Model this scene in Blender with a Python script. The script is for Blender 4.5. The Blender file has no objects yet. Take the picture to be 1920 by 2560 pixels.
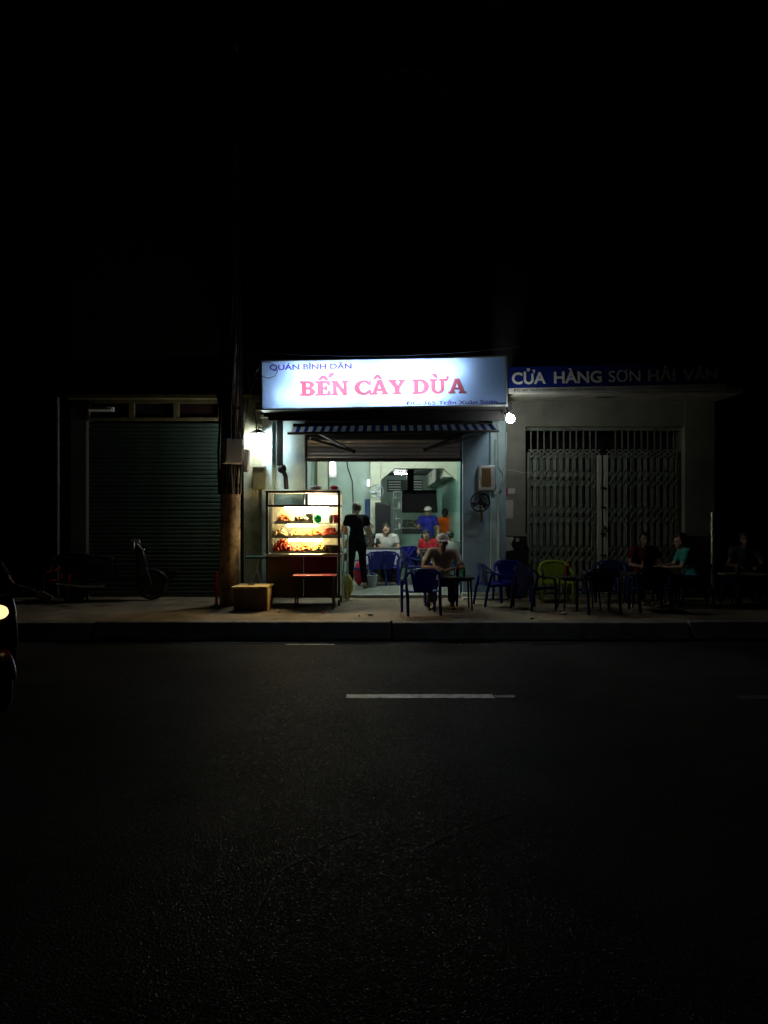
import bpy, bmesh, math, random
from mathutils import Vector, Matrix, Euler, noise
from mathutils.geometry import tessellate_polygon

random.seed(7)
SC = bpy.context.scene
COL = SC.collection
R = math.radians

# ------------------------------------------------------------------ camera
EYE, F = 1.72, 1920.0            # eye height above the road; focal length in photo pixels (1920 x 2560)
cam_data = bpy.data.cameras.new('camera')
cam_data.sensor_fit = 'VERTICAL'
cam_data.sensor_height = 36
cam_data.lens = 27
cam_data.clip_start = 0.05
cam_data.clip_end = 600
cam = bpy.data.objects.new('camera', cam_data)
COL.objects.link(cam)
cam.location = (0, 0, EYE)
cam.rotation_euler = (R(90), 0, 0)
SC.camera = cam

# ------------------------------------------------------------------ night sky
world = bpy.data.worlds.new('World')
SC.world = world
world.use_nodes = True
wn = world.node_tree.nodes
sky = wn.new('ShaderNodeTexSky')
sky.sky_type = 'NISHITA'
sky.sun_disc = False
sky.sun_elevation = R(-8)
sky.sun_rotation = R(180)
world.node_tree.links.new(sky.outputs[0], wn['Background'].inputs[0])
wn['Background'].inputs[1].default_value = 0.006

SC.view_settings.view_transform = 'Standard'
SC.view_settings.look = 'None'
SC.view_settings.exposure = 0
SC.view_settings.gamma = 1
SC.view_settings.use_curve_mapping = False
SC.render.engine = 'CYCLES'
SC.cycles.use_denoising = True
SC.cycles.max_bounces = 8
SC.cycles.transparent_max_bounces = 24
SC.cycles.sample_clamp_indirect = 4
SC.cycles.caustics_reflective = False
SC.cycles.caustics_refractive = False

BULB_L, BULB_R, SIGN_TUBE, CART_TUBE, ROOM_TUBE, HEADLAMP = 270, 100, 50, 160, 310, 1.6


def at(px, py, d):
    """photo pixel + distance along the view axis -> metres"""
    return Vector(((px - 960) / F * d, d, EYE - (py - 1280) / F * d))


# ------------------------------------------------------------------ materials
M = {}


def pm(name, col, rough=.6, metal=0., var=.18, scale=6., bump=0., bscale=60., emis=0., spec=.5, trans=0., dirt=None, dscale=2.):
    m = bpy.data.materials.new(name)
    m.use_nodes = True
    nt = m.node_tree
    b = nt.nodes['Principled BSDF']
    c = (*col, 1)
    tc = nt.nodes.new('ShaderNodeTexCoord')
    nz = nt.nodes.new('ShaderNodeTexNoise')
    nz.inputs['Scale'].default_value = scale
    nz.inputs['Detail'].default_value = 6
    nt.links.new(tc.outputs['Object'], nz.inputs['Vector'])
    rp = nt.nodes.new('ShaderNodeValToRGB')
    rp.color_ramp.elements[0].position = .3
    rp.color_ramp.elements[1].position = .7
    rp.color_ramp.elements[0].color = (*[max(0, x * (1 - var)) for x in col], 1)
    rp.color_ramp.elements[1].color = (*[min(1, x * (1 + var)) for x in col], 1)
    nt.links.new(nz.outputs[0], rp.inputs[0])
    out = rp.outputs[0]
    if dirt:
        n2 = nt.nodes.new('ShaderNodeTexNoise')
        n2.inputs['Scale'].default_value = dscale
        n2.inputs['Detail'].default_value = 8
        n2.inputs['Roughness'].default_value = .7
        nt.links.new(tc.outputs['Object'], n2.inputs['Vector'])
        r2 = nt.nodes.new('ShaderNodeValToRGB')
        r2.color_ramp.elements[0].position = .48
        r2.color_ramp.elements[1].position = .68
        nt.links.new(n2.outputs[0], r2.inputs[0])
        mx = nt.nodes.new('ShaderNodeMixRGB')
        nt.links.new(r2.outputs[0], mx.inputs[0])
        nt.links.new(out, mx.inputs[1])
        mx.inputs[2].default_value = (*dirt, 1)
        out = mx.outputs[0]
    nt.links.new(out, b.inputs['Base Color'])
    b.inputs['Roughness'].default_value = rough
    b.inputs['Metallic'].default_value = metal
    b.inputs['Specular IOR Level'].default_value = spec
    if bump:
        n3 = nt.nodes.new('ShaderNodeTexNoise')
        n3.inputs['Scale'].default_value = bscale
        n3.inputs['Detail'].default_value = 4
        nt.links.new(tc.outputs['Object'], n3.inputs['Vector'])
        bp = nt.nodes.new('ShaderNodeBump')
        bp.inputs['Strength'].default_value = bump
        bp.inputs['Distance'].default_value = .01
        nt.links.new(n3.outputs[0], bp.inputs['Height'])
        nt.links.new(bp.outputs[0], b.inputs['Normal'])
    if emis:
        b.inputs['Emission Color'].default_value = c
        b.inputs['Emission Strength'].default_value = emis
    M[name] = m
    return m


def translucent(name, col, refl=.35):
    m = bpy.data.materials.new(name)
    m.use_nodes = True
    nt = m.node_tree
    nt.nodes.remove(nt.nodes['Principled BSDF'])
    t = nt.nodes.new('ShaderNodeBsdfTranslucent')
    d = nt.nodes.new('ShaderNodeBsdfDiffuse')
    mx = nt.nodes.new('ShaderNodeMixShader')
    t.inputs[0].default_value = (*col, 1)
    d.inputs[0].default_value = (*col, 1)
    mx.inputs[0].default_value = refl
    nt.links.new(t.outputs[0], mx.inputs[1])
    nt.links.new(d.outputs[0], mx.inputs[2])
    nt.links.new(mx.outputs[0], nt.nodes['Material Output'].inputs[0])
    M[name] = m
    return m


def clear_glass(name, tint=(.95, .98, .97), gloss=.07, rough=.03):
    m = bpy.data.materials.new(name)
    m.use_nodes = True
    nt = m.node_tree
    nt.nodes.remove(nt.nodes['Principled BSDF'])
    t = nt.nodes.new('ShaderNodeBsdfTransparent')
    g = nt.nodes.new('ShaderNodeBsdfGlossy')
    mx = nt.nodes.new('ShaderNodeMixShader')
    t.inputs[0].default_value = (*tint, 1)
    g.inputs['Roughness'].default_value = rough
    mx.inputs[0].default_value = gloss
    nt.links.new(t.outputs[0], mx.inputs[1])
    nt.links.new(g.outputs[0], mx.inputs[2])
    nt.links.new(mx.outputs[0], nt.nodes['Material Output'].inputs[0])
    M[name] = m
    return m


def asphalt():
    m = pm('asphalt', (.036, .036, .032), rough=.5, var=.4, scale=.9, spec=.025, dirt=(.028, .028, .026), dscale=.7)
    nt = m.node_tree
    b = nt.nodes['Principled BSDF']
    tc = nt.nodes['Texture Coordinate']
    vo = nt.nodes.new('ShaderNodeTexVoronoi')
    vo.inputs['Scale'].default_value = 105
    nt.links.new(tc.outputs['Object'], vo.inputs['Vector'])
    nz = nt.nodes.new('ShaderNodeTexNoise')
    nz.inputs['Scale'].default_value = 40
    nz.inputs['Detail'].default_value = 8
    nt.links.new(tc.outputs['Object'], nz.inputs['Vector'])
    ad = nt.nodes.new('ShaderNodeMath')
    ad.operation = 'ADD'
    nt.links.new(vo.outputs['Distance'], ad.inputs[0])
    nt.links.new(nz.outputs[0], ad.inputs[1])
    bp = nt.nodes.new('ShaderNodeBump')
    bp.inputs['Strength'].default_value = .45
    bp.inputs['Distance'].default_value = .012
    nt.links.new(ad.outputs[0], bp.inputs['Height'])
    nt.links.new(bp.outputs[0], b.inputs['Normal'])
    # polished aggregate: some stones are smooth and glint, most are rough
    rr = nt.nodes.new('ShaderNodeMapRange')
    rr.inputs['From Min'].default_value = .55
    rr.inputs['From Max'].default_value = .95
    rr.inputs['To Min'].default_value = .8
    rr.inputs['To Max'].default_value = .2
    sp = nt.nodes.new('ShaderNodeSeparateColor')
    nt.links.new(vo.outputs['Color'], sp.inputs[0])
    nt.links.new(sp.outputs[0], rr.inputs['Value'])
    nt.links.new(rr.outputs[0], b.inputs['Roughness'])
    rs = nt.nodes.new('ShaderNodeMapRange')
    rs.inputs['From Min'].default_value = .86
    rs.inputs['From Max'].default_value = 1.
    rs.inputs['To Min'].default_value = .007
    rs.inputs['To Max'].default_value = .032
    nt.links.new(sp.outputs[1], rs.inputs['Value'])
    nt.links.new(rs.outputs[0], b.inputs['Specular IOR Level'])
    return m


def stripes(name, a, bcol, pitch):
    m = bpy.data.materials.new(name)
    m.use_nodes = True
    nt = m.node_tree
    nt.nodes.remove(nt.nodes['Principled BSDF'])
    tc = nt.nodes.new('ShaderNodeTexCoord')
    sx = nt.nodes.new('ShaderNodeSeparateXYZ')
    nt.links.new(tc.outputs['Object'], sx.inputs[0])
    dv = nt.nodes.new('ShaderNodeMath'); dv.operation = 'DIVIDE'; dv.inputs[1].default_value = pitch
    nt.links.new(sx.outputs[0], dv.inputs[0])
    fr = nt.nodes.new('ShaderNodeMath'); fr.operation = 'FRACT'
    nt.links.new(dv.outputs[0], fr.inputs[0])
    gt = nt.nodes.new('ShaderNodeMath'); gt.operation = 'GREATER_THAN'; gt.inputs[1].default_value = .5
    nt.links.new(fr.outputs[0], gt.inputs[0])
    mx = nt.nodes.new('ShaderNodeMixRGB')
    mx.inputs[1].default_value = (*a, 1)
    mx.inputs[2].default_value = (*bcol, 1)
    nt.links.new(gt.outputs[0], mx.inputs[0])
    t = nt.nodes.new('ShaderNodeBsdfTranslucent')
    d = nt.nodes.new('ShaderNodeBsdfDiffuse')
    ms = nt.nodes.new('ShaderNodeMixShader')
    ms.inputs[0].default_value = .5
    nt.links.new(mx.outputs[0], t.inputs[0])
    nt.links.new(mx.outputs[0], d.inputs[0])
    nt.links.new(t.outputs[0], ms.inputs[1])
    nt.links.new(d.outputs[0], ms.inputs[2])
    nt.links.new(ms.outputs[0], nt.nodes['Material Output'].inputs[0])
    M[name] = m


def wall_tile(name, col, line, size=.3):
    m = pm(name, col, rough=.3, var=.08, scale=2.5)
    nt = m.node_tree
    b = nt.nodes['Principled BSDF']
    tc = nt.nodes['Texture Coordinate']
    mp = nt.nodes.new('ShaderNodeMapping')
    mp.inputs['Rotation'].default_value = (0, R(90), 0)
    nt.links.new(tc.outputs['Object'], mp.inputs[0])
    cx = nt.nodes.new('ShaderNodeSeparateXYZ')
    nt.links.new(tc.outputs['Object'], cx.inputs[0])
    cb = nt.nodes.new('ShaderNodeCombineXYZ')
    nt.links.new(cx.outputs[1], cb.inputs[0])
    nt.links.new(cx.outputs[2], cb.inputs[1])
    br = nt.nodes.new('ShaderNodeTexBrick')
    br.offset = 0
    br.inputs['Scale'].default_value = 1
    br.inputs['Brick Width'].default_value = size
    br.inputs['Row Height'].default_value = size
    br.inputs['Mortar Size'].default_value = .006
    br.inputs['Color1'].default_value = (*col, 1)
    br.inputs['Color2'].default_value = (*[c * .9 for c in col], 1)
    br.inputs['Mortar'].default_value = (*line, 1)
    nt.links.new(cb.outputs[0], br.inputs['Vector'])
    nt.links.new(br.outputs[0], b.inputs['Base Color'])


def thin_plastic(name, k=.35):
    m = M[name]
    nt = m.node_tree
    b = nt.nodes['Principled BSDF']
    t = nt.nodes.new('ShaderNodeBsdfTranslucent')
    src = b.inputs['Base Color'].links[0].from_socket
    nt.links.new(src, t.inputs[0])
    mx = nt.nodes.new('ShaderNodeMixShader')
    mx.inputs[0].default_value = k
    nt.links.new(b.outputs[0], mx.inputs[1])
    nt.links.new(t.outputs[0], mx.inputs[2])
    nt.links.new(mx.outputs[0], nt.nodes['Material Output'].inputs[0])


asphalt()
pm('concrete', (.23, .175, .115), rough=.85, var=.3, scale=2.2, bump=.35, bscale=45, dirt=(.1, .075, .048), dscale=1.6, spec=.2)
pm('kerb_stone', (.2, .195, .175), rough=.8, var=.25, scale=5, bump=.3, bscale=50, dirt=(.1, .09, .075), dscale=3)
pm('gutter', (.06, .06, .055), rough=.5, var=.3, scale=4, bump=.2, bscale=40)
pm('puddle', (.02, .02, .02), rough=.12, var=.1)
pm('road_paint', (.5, .5, .47), rough=.6, var=.25, scale=9, bump=.3, bscale=70, dirt=(.12, .12, .11), dscale=7)
pm('worn_paint', (.13, .13, .12), rough=.7, var=.3, scale=9, dirt=(.06, .06, .06), dscale=6)
pm('bitumen', (.024, .024, .022), rough=.7, var=.2, scale=20, bump=.4, bscale=35, spec=.04)
pm('blue_wall', (.38, .52, .55), rough=.6, var=.1, scale=3, bump=.08, bscale=30, dirt=(.22, .31, .34), dscale=1.8)
pm('blue_wall_deep', (.22, .34, .46), rough=.6, var=.1, scale=3, bump=.08, bscale=30, dirt=(.16, .26, .34), dscale=1.8)
pm('teal_wall', (.32, .42, .365), rough=.55, var=.08, scale=2, dirt=(.26, .35, .3), dscale=1.4)
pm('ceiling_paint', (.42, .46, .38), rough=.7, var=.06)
pm('cream_paint', (.5, .52, .41), rough=.6, var=.08)
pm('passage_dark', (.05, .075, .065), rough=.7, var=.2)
wall_tile('wall_tile', (.3, .58, .48), (.17, .36, .3))
wall_tile('wall_tile_pale', (.42, .68, .56), (.26, .45, .37))
pm('floor_tile', (.24, .255, .22), rough=.35, var=.12, scale=3, dirt=(.16, .17, .14), dscale=2)
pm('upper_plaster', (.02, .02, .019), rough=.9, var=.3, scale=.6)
pm('grey_plaster', (.24, .235, .19), rough=.8, var=.16, scale=2, bump=.15, bscale=30, dirt=(.15, .145, .115), dscale=1.3)
pm('canopy_plaster', (.4, .39, .32), rough=.8, var=.14, scale=3, dirt=(.24, .23, .18), dscale=2)
pm('olive_paint', (.11, .1, .04), rough=.6, var=.25, scale=5, dirt=(.07, .06, .03), dscale=3)
pm('side_plaster', (.27, .275, .19), rough=.85, var=.2, scale=3, bump=.15, bscale=30, dirt=(.15, .14, .08), dscale=2.5)
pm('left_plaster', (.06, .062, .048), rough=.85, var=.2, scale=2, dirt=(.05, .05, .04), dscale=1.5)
pm('dark_plinth', (.02, .021, .02), rough=.4, var=.2)
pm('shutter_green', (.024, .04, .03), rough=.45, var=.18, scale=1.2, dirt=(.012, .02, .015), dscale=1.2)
pm('shutter_grey', (.3, .3, .33), rough=.45, metal=.2, var=.12, scale=2)
pm('gate_green', (.25, .29, .23), rough=.5, metal=.1, var=.2, scale=4, dirt=(.15, .15, .11), dscale=5)
pm('gate_post_paint', (.6, .6, .5), rough=.5, metal=.1, var=.15, scale=4)
pm('signboard_blue', (.008, .025, .22), rough=.4, var=.12)
pm('signboard_black', (.006, .008, .03), rough=.4, var=.12)
pm('letter_white', (.82, .83, .82), rough=.5, var=.05)
pm('letter_green', (.5, .56, .48), rough=.5, var=.05)
pm('letter_dark', (.07, .06, .07), rough=.5, var=.05)
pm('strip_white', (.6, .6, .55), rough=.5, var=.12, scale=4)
pm('black_metal', (.01, .01, .01), rough=.5, var=.2, spec=.2)
pm('dark_metal', (.045, .045, .045), rough=.5, metal=.4, var=.2)
pm('steel', (.55, .55, .54), rough=.28, metal=1., var=.12, scale=9)
pm('pale_steel', (.5, .52, .5), rough=.42, metal=.5, var=.12, scale=7)
pm('cart_frame', (.09, .055, .045), rough=.4, metal=.4, var=.2)
pm('cart_red', (.065, .01, .007), rough=.35, var=.2, scale=4)
pm('cart_brown', (.1, .055, .02), rough=.45, var=.3, scale=3)
pm('red_laminate', (.45, .04, .05), rough=.35, var=.1)
pm('cardboard', (.7, .5, .17), rough=.8, var=.14, scale=6, dirt=(.33, .22, .08), dscale=6)
pm('cardboard_shaded', (.16, .11, .045), rough=.85, var=.2, scale=5)  # darker copy of the board for box faces turned from the light
pm('pole_concrete', (.5, .38, .26), rough=.85, var=.22, scale=8, bump=.4, bscale=40, dirt=(.17, .11, .07), dscale=7)
pm('grey_box', (.5, .49, .47), rough=.5, metal=.2, var=.12, scale=5)
pm('white_box', (.62, .6, .62), rough=.5, var=.08)
pm('cable', (.012, .012, .012), rough=.6, var=.1)
pm('cable_pale', (.4, .5, .46), rough=.5, var=.1)
pm('plastic_blue', (.018, .022, .3), rough=.3, var=.1)
pm('plastic_navy', (.012, .02, .13), rough=.3, var=.1)
pm('plastic_lime', (.32, .42, .03), rough=.35, var=.1)
pm('plastic_red', (.5, .015, .02), rough=.35, var=.1)
pm('plastic_pink', (.75, .03, .08), rough=.4, var=.15, scale=12)
pm('plastic_grey', (.35, .38, .44), rough=.4, var=.1)
pm('plastic_yellow', (.45, .42, .08), rough=.5, var=.2, scale=14)
pm('plastic_green', (.02, .55, .28), rough=.3, var=.08)
for nm_ in ('blue', 'navy', 'lime', 'red', 'pink', 'yellow', 'green'):
    thin_plastic('plastic_' + nm_)
pm('cloth_white', (.55, .54, .6), rough=.7, var=.2, scale=22)
pm('cloth_navy', (.02, .045, .13), rough=.8, var=.2)
pm('table_top_dark', (.05, .05, .05), rough=.3, metal=.3, var=.2)
pm('table_top_wood', (.3, .26, .12), rough=.5, var=.2)
pm('skin', (.42, .25, .17), rough=.5, var=.08, scale=10)
pm('skin_tan', (.3, .16, .1), rough=.5, var=.08, scale=10)
pm('skin_shaded', (.17, .085, .05), rough=.5, var=.08, scale=10)  # skin with the dimness at far right put into its colour
pm('hair_black', (.012, .01, .009), rough=.5, var=.3, scale=50, bump=.5, bscale=120)
pm('hair_brown', (.06, .028, .012), rough=.5, var=.35, scale=50, bump=.5, bscale=120)
pm('eye', (.02, .015, .015), rough=.2, var=0)
pm('lips', (.28, .1, .08), rough=.5, var=.05)
for nm, c in dict(black=(.004, .004, .0045), white=(.5, .48, .44), grey=(.3, .28, .27), blue=(.03, .035, .3), orange=(.75, .13, .02), red=(.38, .02, .03),
                  teal=(.04, .28, .24), maroon=(.08, .012, .012), charcoal=(.03, .032, .035), denim=(.04, .05, .08), khaki=(.12, .11, .08), pale=(.74, .7, .62)).items():
    pm('fabric_' + nm, c, rough=.9, var=.12, scale=12, bump=.25, bscale=90, spec=.12)
pm('food_red', (.6, .07, .03), rough=.45, var=.4, scale=16)
pm('food_orange', (.65, .2, .04), rough=.45, var=.35, scale=16)
pm('food_yellow', (.75, .5, .1), rough=.5, var=.25, scale=14)
pm('food_pale', (.7, .55, .32), rough=.5, var=.25, scale=14)
pm('food_brown', (.2, .08, .03), rough=.5, var=.35, scale=16)
pm('pot_dark', (.03, .015, .015), rough=.35, metal=.3, var=.2)
pm('paper', (.6, .58, .52), rough=.8, var=.15, scale=9, dirt=(.35, .33, .28), dscale=9)
pm('paper_red', (.4, .05, .06), rough=.8, var=.15)
pm('foam_white', (.75, .74, .7), rough=.7, var=.06)
pm('tyre', (.015, .015, .015), rough=.8, var=.2)
pm('scooter_red', (.12, .008, .01), rough=.25, var=.08)
pm('scooter_black', (.015, .015, .018), rough=.3, var=.1)
pm('mirror', (.75, .75, .75), rough=.15, metal=1., var=0)
pm('green_awning_cloth', (.03, .09, .07), rough=.8, var=.2)
pm('bulb', (.9, 1., .99), emis=BULB_L * .6, var=0)
pm('bulb_globe', (.95, 1., .97), emis=BULB_R, var=0)
pm('sign_tube', (.92, .97, 1.), emis=SIGN_TUBE, var=0)
pm('cart_tube', (1., .68, .31), emis=CART_TUBE, var=0)
pm('cart_lamp', (1., .86, .62), emis=CART_TUBE * .8, var=0)
pm('room_fill_tube', (.88, 1., .93), emis=ROOM_TUBE, var=0)
pm('kitchen_tube', (.88, 1., .93), emis=ROOM_TUBE * 1.3, var=0)
pm('wall_light', (.86, .9, 1.), emis=8, var=0)
pm('headlamp', (1., .7, .3), emis=HEADLAMP, var=0)
translucent('sign_acrylic', (.36, .58, 1.), .25)
for nm_, c_ in (('print_red', (1., .12, .13)), ('print_mint', (.74, .98, .9)), ('print_purple', (.2, .05, .5)), ('print_dark', (.2, .06, .4))):
    clear_glass(nm_, c_, .02, .3)        # ink on the backlit film: tints the light that comes through
clear_glass('glass')
clear_glass('glass_dark', (.12, .13, .13), .12, .08)
stripes('awning_fabric', (.32, .36, .4), (.01, .025, .16), .142)


# ------------------------------------------------------------------ mesh helpers
class MB:
    def __init__(self):
        self.v, self.f = [], []

    def add(self, vs, fs):
        n = len(self.v)
        self.v += [Vector(p) for p in vs]
        self.f += [tuple(i + n for i in f) for f in fs]
        return self

    def box(self, x0, x1, y0, y1, z0, z1, rot=None, piv=None):
        vs = [Vector((x, y, z)) for z in (z0, z1) for y in (y0, y1) for x in (x0, x1)]
        if rot is not None:
            c = Vector(piv) if piv is not None else Vector(((x0 + x1) / 2, (y0 + y1) / 2, (z0 + z1) / 2))
            m = Euler([R(a) for a in rot]).to_matrix()
            vs = [m @ (p - c) + c for p in vs]
        return self.add(vs, [(0, 2, 3, 1), (4, 5, 7, 6), (0, 1, 5, 4), (2, 6, 7, 3), (0, 4, 6, 2), (1, 3, 7, 5)])

    def prism(self, pts, axis, a0, a1):
        """extrude a 2D outline along 'x','y' or 'z' (pts are the other two coordinates in order)"""
        def mk(p, a):
            return {'x': (a, p[0], p[1]), 'y': (p[0], a, p[1]), 'z': (p[0], p[1], a)}[axis]
        n = len(pts)
        vs = [mk(p, a0) for p in pts] + [mk(p, a1) for p in pts]
        fs = [tuple(range(n))[::-1], tuple(range(n, 2 * n))]
        fs += [(i, (i + 1) % n, n + (i + 1) % n, n + i) for i in range(n)]
        return self.add(vs, fs)

    def cyl(self, p0, p1, r0, r1=None, n=12, caps=True):
        r1 = r0 if r1 is None else r1
        p0, p1 = Vector(p0), Vector(p1)
        d = (p1 - p0).normalized()
        u = d.orthogonal().normalized()
        w = d.cross(u)
        vs = []
        for p, r in ((p0, r0), (p1, r1)):
            for i in range(n):
                a = 2 * math.pi * i / n
                vs.append(p + (u * math.cos(a) + w * math.sin(a)) * r)
        fs = [(i, (i + 1) % n, n + (i + 1) % n, n + i) for i in range(n)]
        if caps:
            fs += [tuple(range(n))[::-1], tuple(range(n, 2 * n))]
        return self.add(vs, fs)

    def tube(self, pts, r, n=8, ry=None, up=None, closed=False):
        """sweep an ellipse r x ry along a polyline"""
        pts = [Vector(p) for p in pts]
        ry = r if ry is None else ry
        k = len(pts)
        vs = []
        pu = Vector(up) if up is not None else None
        for i, p in enumerate(pts):
            if closed:
                t = pts[(i + 1) % k] - pts[i - 1]
            else:
                t = pts[min(i + 1, k - 1)] - pts[max(i - 1, 0)]
            t.normalize()
            u = (pu - t * pu.dot(t)) if pu is not None else t.orthogonal()
            if u.length < 1e-4:
                u = t.orthogonal()
            u.normalize()
            pu = u
            w = t.cross(u)
            rr = r[i] if isinstance(r, (list, tuple)) else r
            r2 = rr if isinstance(r, (list, tuple)) else ry
            for j in range(n):
                a = 2 * math.pi * j / n
                vs.append(p + u * math.cos(a) * r2 + w * math.sin(a) * rr)
        fs = []
        for i in range(k if closed else k - 1):
            a, b = i * n, ((i + 1) % k) * n
            fs += [(a + j, a + (j + 1) % n, b + (j + 1) % n, b + j) for j in range(n)]
        if not closed:
            fs += [tuple(range(n))[::-1], tuple(range((k - 1) * n, k * n))]
        return self.add(vs, fs)

    def ball(self, c, r, n=12, m=8, rot=None, z0=-1., z1=1.):
        c = Vector(c)
        r = Vector((r, r, r)) if isinstance(r, (int, float)) else Vector(r)
        mt = rot if rot is not None else Matrix.Identity(3)
        vs = []
        a0, a1 = math.asin(z0), math.asin(z1)
        for j in range(m + 1):
            la = a0 + (a1 - a0) * j / m
            for i in range(n):
                lo = 2 * math.pi * i / n
                q = Vector((math.cos(la) * math.cos(lo) * r.x, math.cos(la) * math.sin(lo) * r.y, math.sin(la) * r.z))
                vs.append(c + mt @ q)
        fs = [(j * n + i, j * n + (i + 1) % n, (j + 1) * n + (i + 1) % n, (j + 1) * n + i) for j in range(m) for i in range(n)]
        fs += [tuple(range(n))[::-1], tuple(range(m * n, (m + 1) * n))]
        return self.add(vs, fs)

    def lathe(self, c, prof, n=20):
        """profile of (radius, z) round a vertical axis at c"""
        c = Vector(c)
        vs = [c + Vector((r * math.cos(2 * math.pi * i / n), r * math.sin(2 * math.pi * i / n), z)) for r, z in prof for i in range(n)]
        k = len(prof)
        fs = [(j * n + i, j * n + (i + 1) % n, (j + 1) * n + (i + 1) % n, (j + 1) * n + i) for j in range(k - 1) for i in range(n)]
        fs += [tuple(range(n))[::-1], tuple(range((k - 1) * n, k * n))]
        return self.add(vs, fs)

    def mesh(self, name, off=Vector((0, 0, 0)), bev=0., smooth=False):
        me = bpy.data.meshes.new(name)
        me.from_pydata([p - off for p in self.v], [], self.f)
        bm = bmesh.new()
        bm.from_mesh(me)
        bmesh.ops.remove_doubles(bm, verts=bm.verts, dist=1e-5)
        bmesh.ops.recalc_face_normals(bm, faces=bm.faces)
        if bev:
            es = [e for e in bm.edges if len(e.link_faces) == 2 and e.calc_face_angle(0) > .6]
            bmesh.ops.bevel(bm, geom=es, offset=bev, segments=2, affect='EDGES', profile=.5)
        for f in bm.faces:
            f.smooth = smooth
        bm.to_mesh(me)
        bm.free()
        if smooth:
            try:
                me.set_sharp_from_angle(angle=R(50))
            except Exception:
                pass
        return me


OFF = {}


def root_of(o):
    while o.parent:
        o = o.parent
    return o


def link(name, me, mat, parent=None, loc=None):
    if mat is not None:
        me.materials.clear()
        me.materials.append(M[mat] if isinstance(mat, str) else mat)
    o = bpy.data.objects.new(name, me)
    COL.objects.link(o)
    o.parent = parent
    if loc is not None:
        o.location = loc
    return o


def part(name, mb, mat, parent, bev=0., smooth=False):
    off = OFF.get(root_of(parent).name, Vector((0, 0, 0)))
    return link(name, mb.mesh(name, off, bev, smooth), mat, parent)


def tag(o, label, cat, group=None):
    o['label'] = label
    o['category'] = cat
    if group:
        o['group'] = group
    return o


def thing(name, label, cat, loc=(0, 0, 0), group=None, world=True):
    o = bpy.data.objects.new(name, None)
    o.empty_display_size = .1
    COL.objects.link(o)
    o.location = loc
    tag(o, label, cat, group)
    if world:
        OFF[o.name] = Vector(loc)      # parts of this thing are written in world metres
    return o


def solo(name, mb, mat, label, cat, loc=(0, 0, 0), group=None, bev=0., smooth=False):
    o = link(name, mb.mesh(name, Vector(loc), bev, smooth), mat, None, loc)
    return tag(o, label, cat, group)


def struct(name, mb, mat, bev=0., parent=None):
    o = link(name, mb.mesh(name, bev=bev), mat, parent)
    if parent is None:
        o['kind'] = 'structure'
    return o


def dup(o, parent=None):
    c = o.copy()
    COL.objects.link(c)
    c.parent = parent
    for ch in o.children:
        dup(ch, c)
    return c


def recolour(o, mp):
    for ch in [o] + list(o.children_recursive):
        if ch.type == 'MESH' and ch.data.materials and ch.data.materials[0].name in mp:
            ch.material_slots[0].link = 'OBJECT'
            ch.material_slots[0].material = M[mp[ch.data.materials[0].name]]


def sag(p0, p1, drop, n=14):
    p0, p1 = Vector(p0), Vector(p1)
    return [p0.lerp(p1, i / n) - Vector((0, 0, drop * 4 * (i / n) * (1 - i / n))) for i in range(n + 1)]


# ------------------------------------------------------------------ ground
KERB_Y, PAVE_Z, FRONT = 10.22, .24, 13.28
struct('ground', MB().box(-150, 150, -80, 200, -.5, -.02), 'concrete')
struct('road', MB().box(-60, 60, -5, KERB_Y - .14, -.4, 0), 'asphalt')
struct('gutter', MB().box(-60, 60, KERB_Y - .136, KERB_Y + .02, -.4, .004), 'gutter')
struct('pavement', MB().box(-60, 60, KERB_Y + .26, 30, -.3, PAVE_Z - .004), 'concrete')
kerb = bpy.data.objects.new('kerb', None)
COL.objects.link(kerb)
kerb['kind'] = 'structure'
kst = MB().prism([(-.06, -.1), (.25, -.1), (.25, .24), (.15, .24), (.12, .228), (-.05, .03)], 'x', -1.985, 1.985).mesh('kerb_stone', bev=.01)
for i in range(-7, 8):
    link('kerb_stone', kst, 'kerb_stone', kerb, (.1 + 2 + 4 * i, KERB_Y + random.uniform(-.008, .008), random.uniform(-.006, .006)))

mk = bpy.data.objects.new('road_marking', None)
COL.objects.link(mk)
mk['kind'] = 'structure'


def ragged(x0, x1, y0, y1, z, n=26, j=.01):
    a = [(x0 + (x1 - x0) * i / n, y0 + random.uniform(-j, j), z) for i in range(n + 1)]
    b = [(x1 - (x1 - x0) * i / n, y1 + random.uniform(-j, j), z) for i in range(n + 1)]
    return MB().add(a + b, [tuple(range(2 * n + 2))])


struct('dash', ragged(-.35, 1.02, 7.09, 7.23, .004), 'road_paint', parent=mk)
struct('worn_dash_end', ragged(1.03, 1.22, 7.11, 7.2, .004), 'gutter', parent=mk)
struct('dash', ragged(3.27, 4.7, 7.05, 7.19, .004), 'gutter', parent=mk)
struct('dash', ragged(-5.4, -4.0, 7.09, 7.23, .004), 'worn_paint', parent=mk)


def strip(pts, w, z):
    mb = MB()
    L, Rr = [], []
    for i, p in enumerate(pts):
        a, b = Vector(pts[max(i - 1, 0)]), Vector(pts[min(i + 1, len(pts) - 1)])
        t = (b - a).normalized()
        nrm = Vector((-t.y, t.x))
        ww = w * random.uniform(.5, 1.2)
        L.append((p[0] + nrm.x * ww, p[1] + nrm.y * ww, z))
        Rr.append((p[0] - nrm.x * ww, p[1] - nrm.y * ww, z))
    n = len(pts)
    return mb.add(L + Rr, [(i, i + 1, n + i + 1, n + i) for i in range(n - 1)])


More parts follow.
